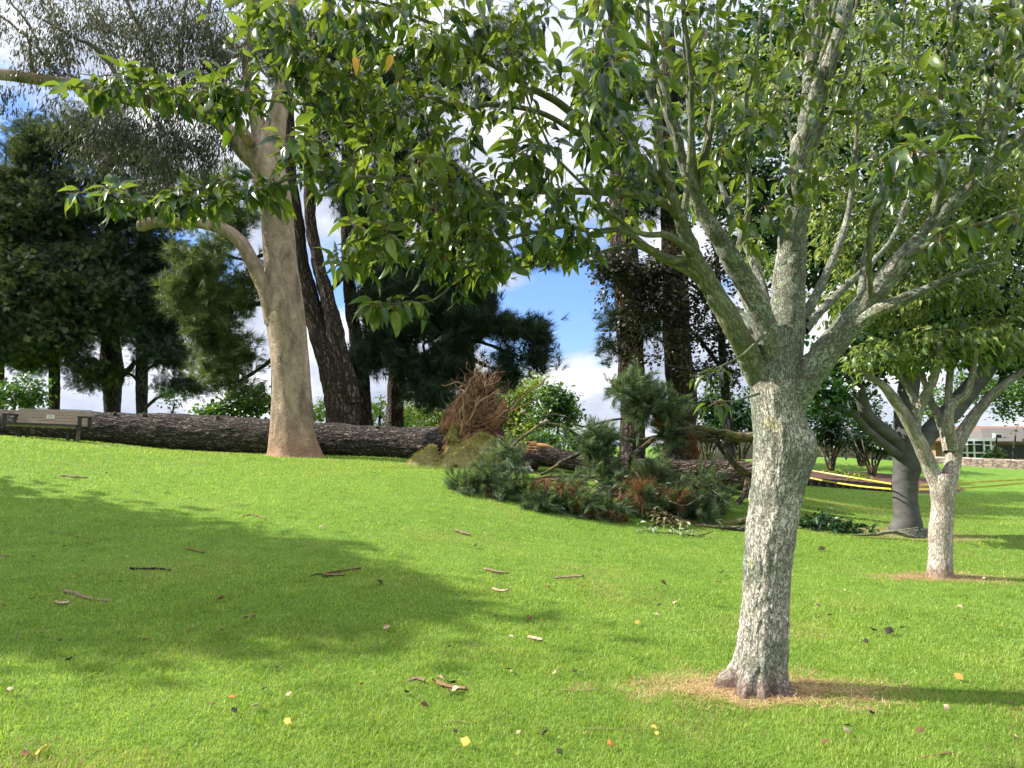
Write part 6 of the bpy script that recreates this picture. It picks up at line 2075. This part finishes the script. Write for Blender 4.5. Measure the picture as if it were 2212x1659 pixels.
litter_stick([(1990, 1643), (2020, 1640), (2060, 1636)], .01, LM['stick'], 'brown twig at the bottom right corner')
litter_stick([(960, 1570), (985, 1562), (1025, 1572)], .006, LM['cream'], 'bent pale straw lying above the large yellow leaf')
litter_stick([(400, 1370), (412, 1362), (432, 1358)], .012, LM['stick'], 'short curved brown twig low in the shaded grass')
litter_stick([(0, 1203), (10, 1204), (20, 1204)], .02, LM['bark'], 'stub of pale wood at the left edge of the lawn')
litter_stick([(125, 1155), (160, 1160), (205, 1168)], .010, LM['stick'], 'long thin brown twig at the far left of the shade')
litter_stick([(110, 1290), (90, 1293), (60, 1297)], .008, LM['dark'], 'thin dark twig left of the thick pale stick')
strip([(882, 1480), (900, 1476), (918, 1482)], .03, LM['bark'], 'pale curled bark strip lying at lower middle of the lawn')
strip([(940, 1484), (965, 1494), (1010, 1500)], .03, LM['stick'], 'long brown bark strip right of the pale curled strip')
for k_, (X, Y) in enumerate(((952, 1480), (975, 1488), (985, 1502))):
    litter_leaf(ground_pt(X, Y), .06, LM['cream' if k_ != 1 else 'dark'], ('small cream leaf caught at the left end of the long brown bark strip', 'dark leaf lying across the middle of the long brown bark strip', 'small cream leaf just below the long brown bark strip')[k_])
strip([(982, 1148), (1000, 1155), (1016, 1160)], .09, LM['bark'], 'broad bark flake with pale edge on the lawn below the root plate')
strip([(1200, 1254), (1230, 1252), (1262, 1250)], .05, LM['bark'], 'long brown bark strip on the middle of the lawn')
strip([(1045, 1234), (1075, 1240), (1100, 1243)], .05, LM['bark'], 'tan bark strip left of the long brown one')
strip([(780, 1232), (700, 1246), (745, 1248)], .02, LM['stick'], 'narrow split bark sliver at the tip of the shadow')
strip([(1062, 1278), (1080, 1283), (1100, 1280)], .05, LM['cream'], 'pale bark flake below the tan strip')
strip([(118, 1309), (132, 1311), (150, 1310)], .03, LM['cream'], 'small curved white bark sliver below the thick pale stick')
strip([(1140, 1384), (1155, 1388), (1172, 1392)], .045, LM['cream'], 'crumpled cream bark piece in the lower middle of the lawn')
for X, Y, sz, mk, lab in [
    (1005, 1622, .085, 'yellow', 'large pale yellow leaf at the bottom middle of the photo'), (1318, 1624, .07, 'orange', 'orange and yellow leaf at the bottom, right of the large yellow leaf'),
    (1412, 1590, .05, 'yellow', 'bright yellow leaf at the bottom, upper of a touching pair'), (1420, 1603, .035, 'yellow', 'small yellow leaf touching the bright yellow one from below'),
    (1378, 1355, .065, 'orange', 'single orange leaf left of the nearest trunk'), (915, 1536, .075, 'brown', 'curled red brown leaf below the bark strips'), (622, 1575, .055, 'yellow', 'dull yellow leaf at the bottom left of centre'),
    (92, 1641, .08, 'yellow', 'yellow leaf near the bottom left corner'), (55, 1648, .06, 'brown', 'brown leaf beside the yellow one in the bottom left corner'), (555, 1543, .06, 'cream', 'cream leaf lying right of the small orange leaf'),
    (500, 1521, .04, 'orange', 'small orange leaf in the sunny lower left grass'), (2072, 1474, .075, 'orange', 'orange leaf right of the straw ring'), (1095, 1460, .07, 'brown', 'brown and cream crumpled leaf in the lower middle'),
    (1432, 1268, .11, 'brown', 'brown dry leaf cluster left of the nearest trunk'), (1552, 1265, .08, 'brown', 'brown leaf close to the left side of the nearest trunk'), (1560, 1243, .07, 'dark', 'dark leaf just above the brown one by the nearest trunk'), (1028, 1185, .10, 'dark', 'grey dark leaf cluster below the broad bark flake'),
    (478, 1303, .09, 'brown', 'rusty folded leaf in the shaded grass'), (150, 1438, .07, 'dark', 'grey black leaf at the lower edge of the shade'), (572, 1503, .05, 'dark', 'small dark leaf in the sunny grass at lower left'),
    (1070, 1340, .07, 'cream', 'pale cream leaf right of the shadow tip'), (1060, 1333, .05, 'cream', 'cream leaf touching the pale one from the left'), (1242, 1462, .045, 'dark', 'small dark seed pod like leaf left of the straw ring'), (818, 1265, .09, 'dark', 'dark leaf inside the tip of the shadow'),
    (1776, 1192, .13, 'dark', 'dark leaf cluster on the lawn between nearest trunk and small pale tree'), (1885, 1372, .10, 'dark', 'dark crumpled leaves on the right part of the lawn'), (1920, 1375, .12, 'dark', 'larger dark crumpled leaves on the right part of the lawn'),
    (1777, 1385, .05, 'cream', 'cream leaf close to the right of the nearest trunk'), (835, 1367, .07, 'cream', 'long cream leaf in the centre left sun'), (1883, 1557, .05, 'dark', 'dark leaf low at right of the straw ring'), (1990, 1596, .06, 'brown', 'brown leaf near the bottom right corner'),
    (1208, 1640, .045, 'dark', 'dark feather like leaf at the bottom between two bright leaves'), (1104, 1385, .045, 'cream', 'small cream leaf left of the crumpled bark piece')]:
    litter_leaf(ground_pt(X, Y), sz * .82, LM[mk], lab)
for mk, n, lab in (('cream', 34, 'small dry cream leaf lying in the lawn'), ('brown', 30, 'small dry brown leaf lying in the lawn'), ('dark', 16, 'tiny blackened leaf lying in the lawn')):
    for _ in range(n):
        Y = 1020 + 620 * rng.random() ** .9
        X = rng.uniform(0, 2200)
        if X > 930 and Y < 1180:
            continue
        if abs(X - 1650) < 260 and abs(Y - 1490) < 60:
            continue
        p = ground_pt(X, Y)
        litter_leaf(p, rng.uniform(.02, .042) * (1 + .05 * p[1]), LM[mk], lab, group='small %s leaves scattered over the lawn' % mk)
# loose straw and bark crumbs round the two pale trees
mb = MB()
for c, rx, ry, n in ((MAIN, .8, .38, 2200), (SEC, .9, .32, 1200)):
    a = rng.uniform(0, 2 * math.pi, n)
    q = np.sqrt(rng.random(n)) * (1 + .25 * np.sin(a * 5))
    x, y = c[0] + .05 + np.cos(a) * q * rx, c[1] - .05 + np.sin(a) * q * ry
    z = grid_g(x, y) + rng.uniform(.002, .02, n)
    pp = np.stack([x, y, z], 1)
    b = rng.uniform(0, 2 * math.pi, n)
    d = np.stack([np.cos(b), np.sin(b), rng.normal(size=n) * .2], 1)
    s_ = np.stack([-np.sin(b), np.cos(b), np.zeros(n)], 1) * .0016
    L_ = rng.uniform(.02, .07, (n, 1))
    mb.add(np.stack([pp - s_, pp + s_, pp + d * L_ + s_, pp + d * L_ - s_], 1).reshape(-1, 3), quads=(np.arange(n) * 4)[:, None] + np.array([[0, 1, 2, 3]]))
tag(mb.build('straw_litter', mat_leaf('dead_grass_straw', [(.22, .10, .05), (.4, .26, .13), (.58, .45, .25)], .15, .8, .1)), 'loose dead grass and bark crumbs round the feet of the pale trees', 'straw', kind='stuff')
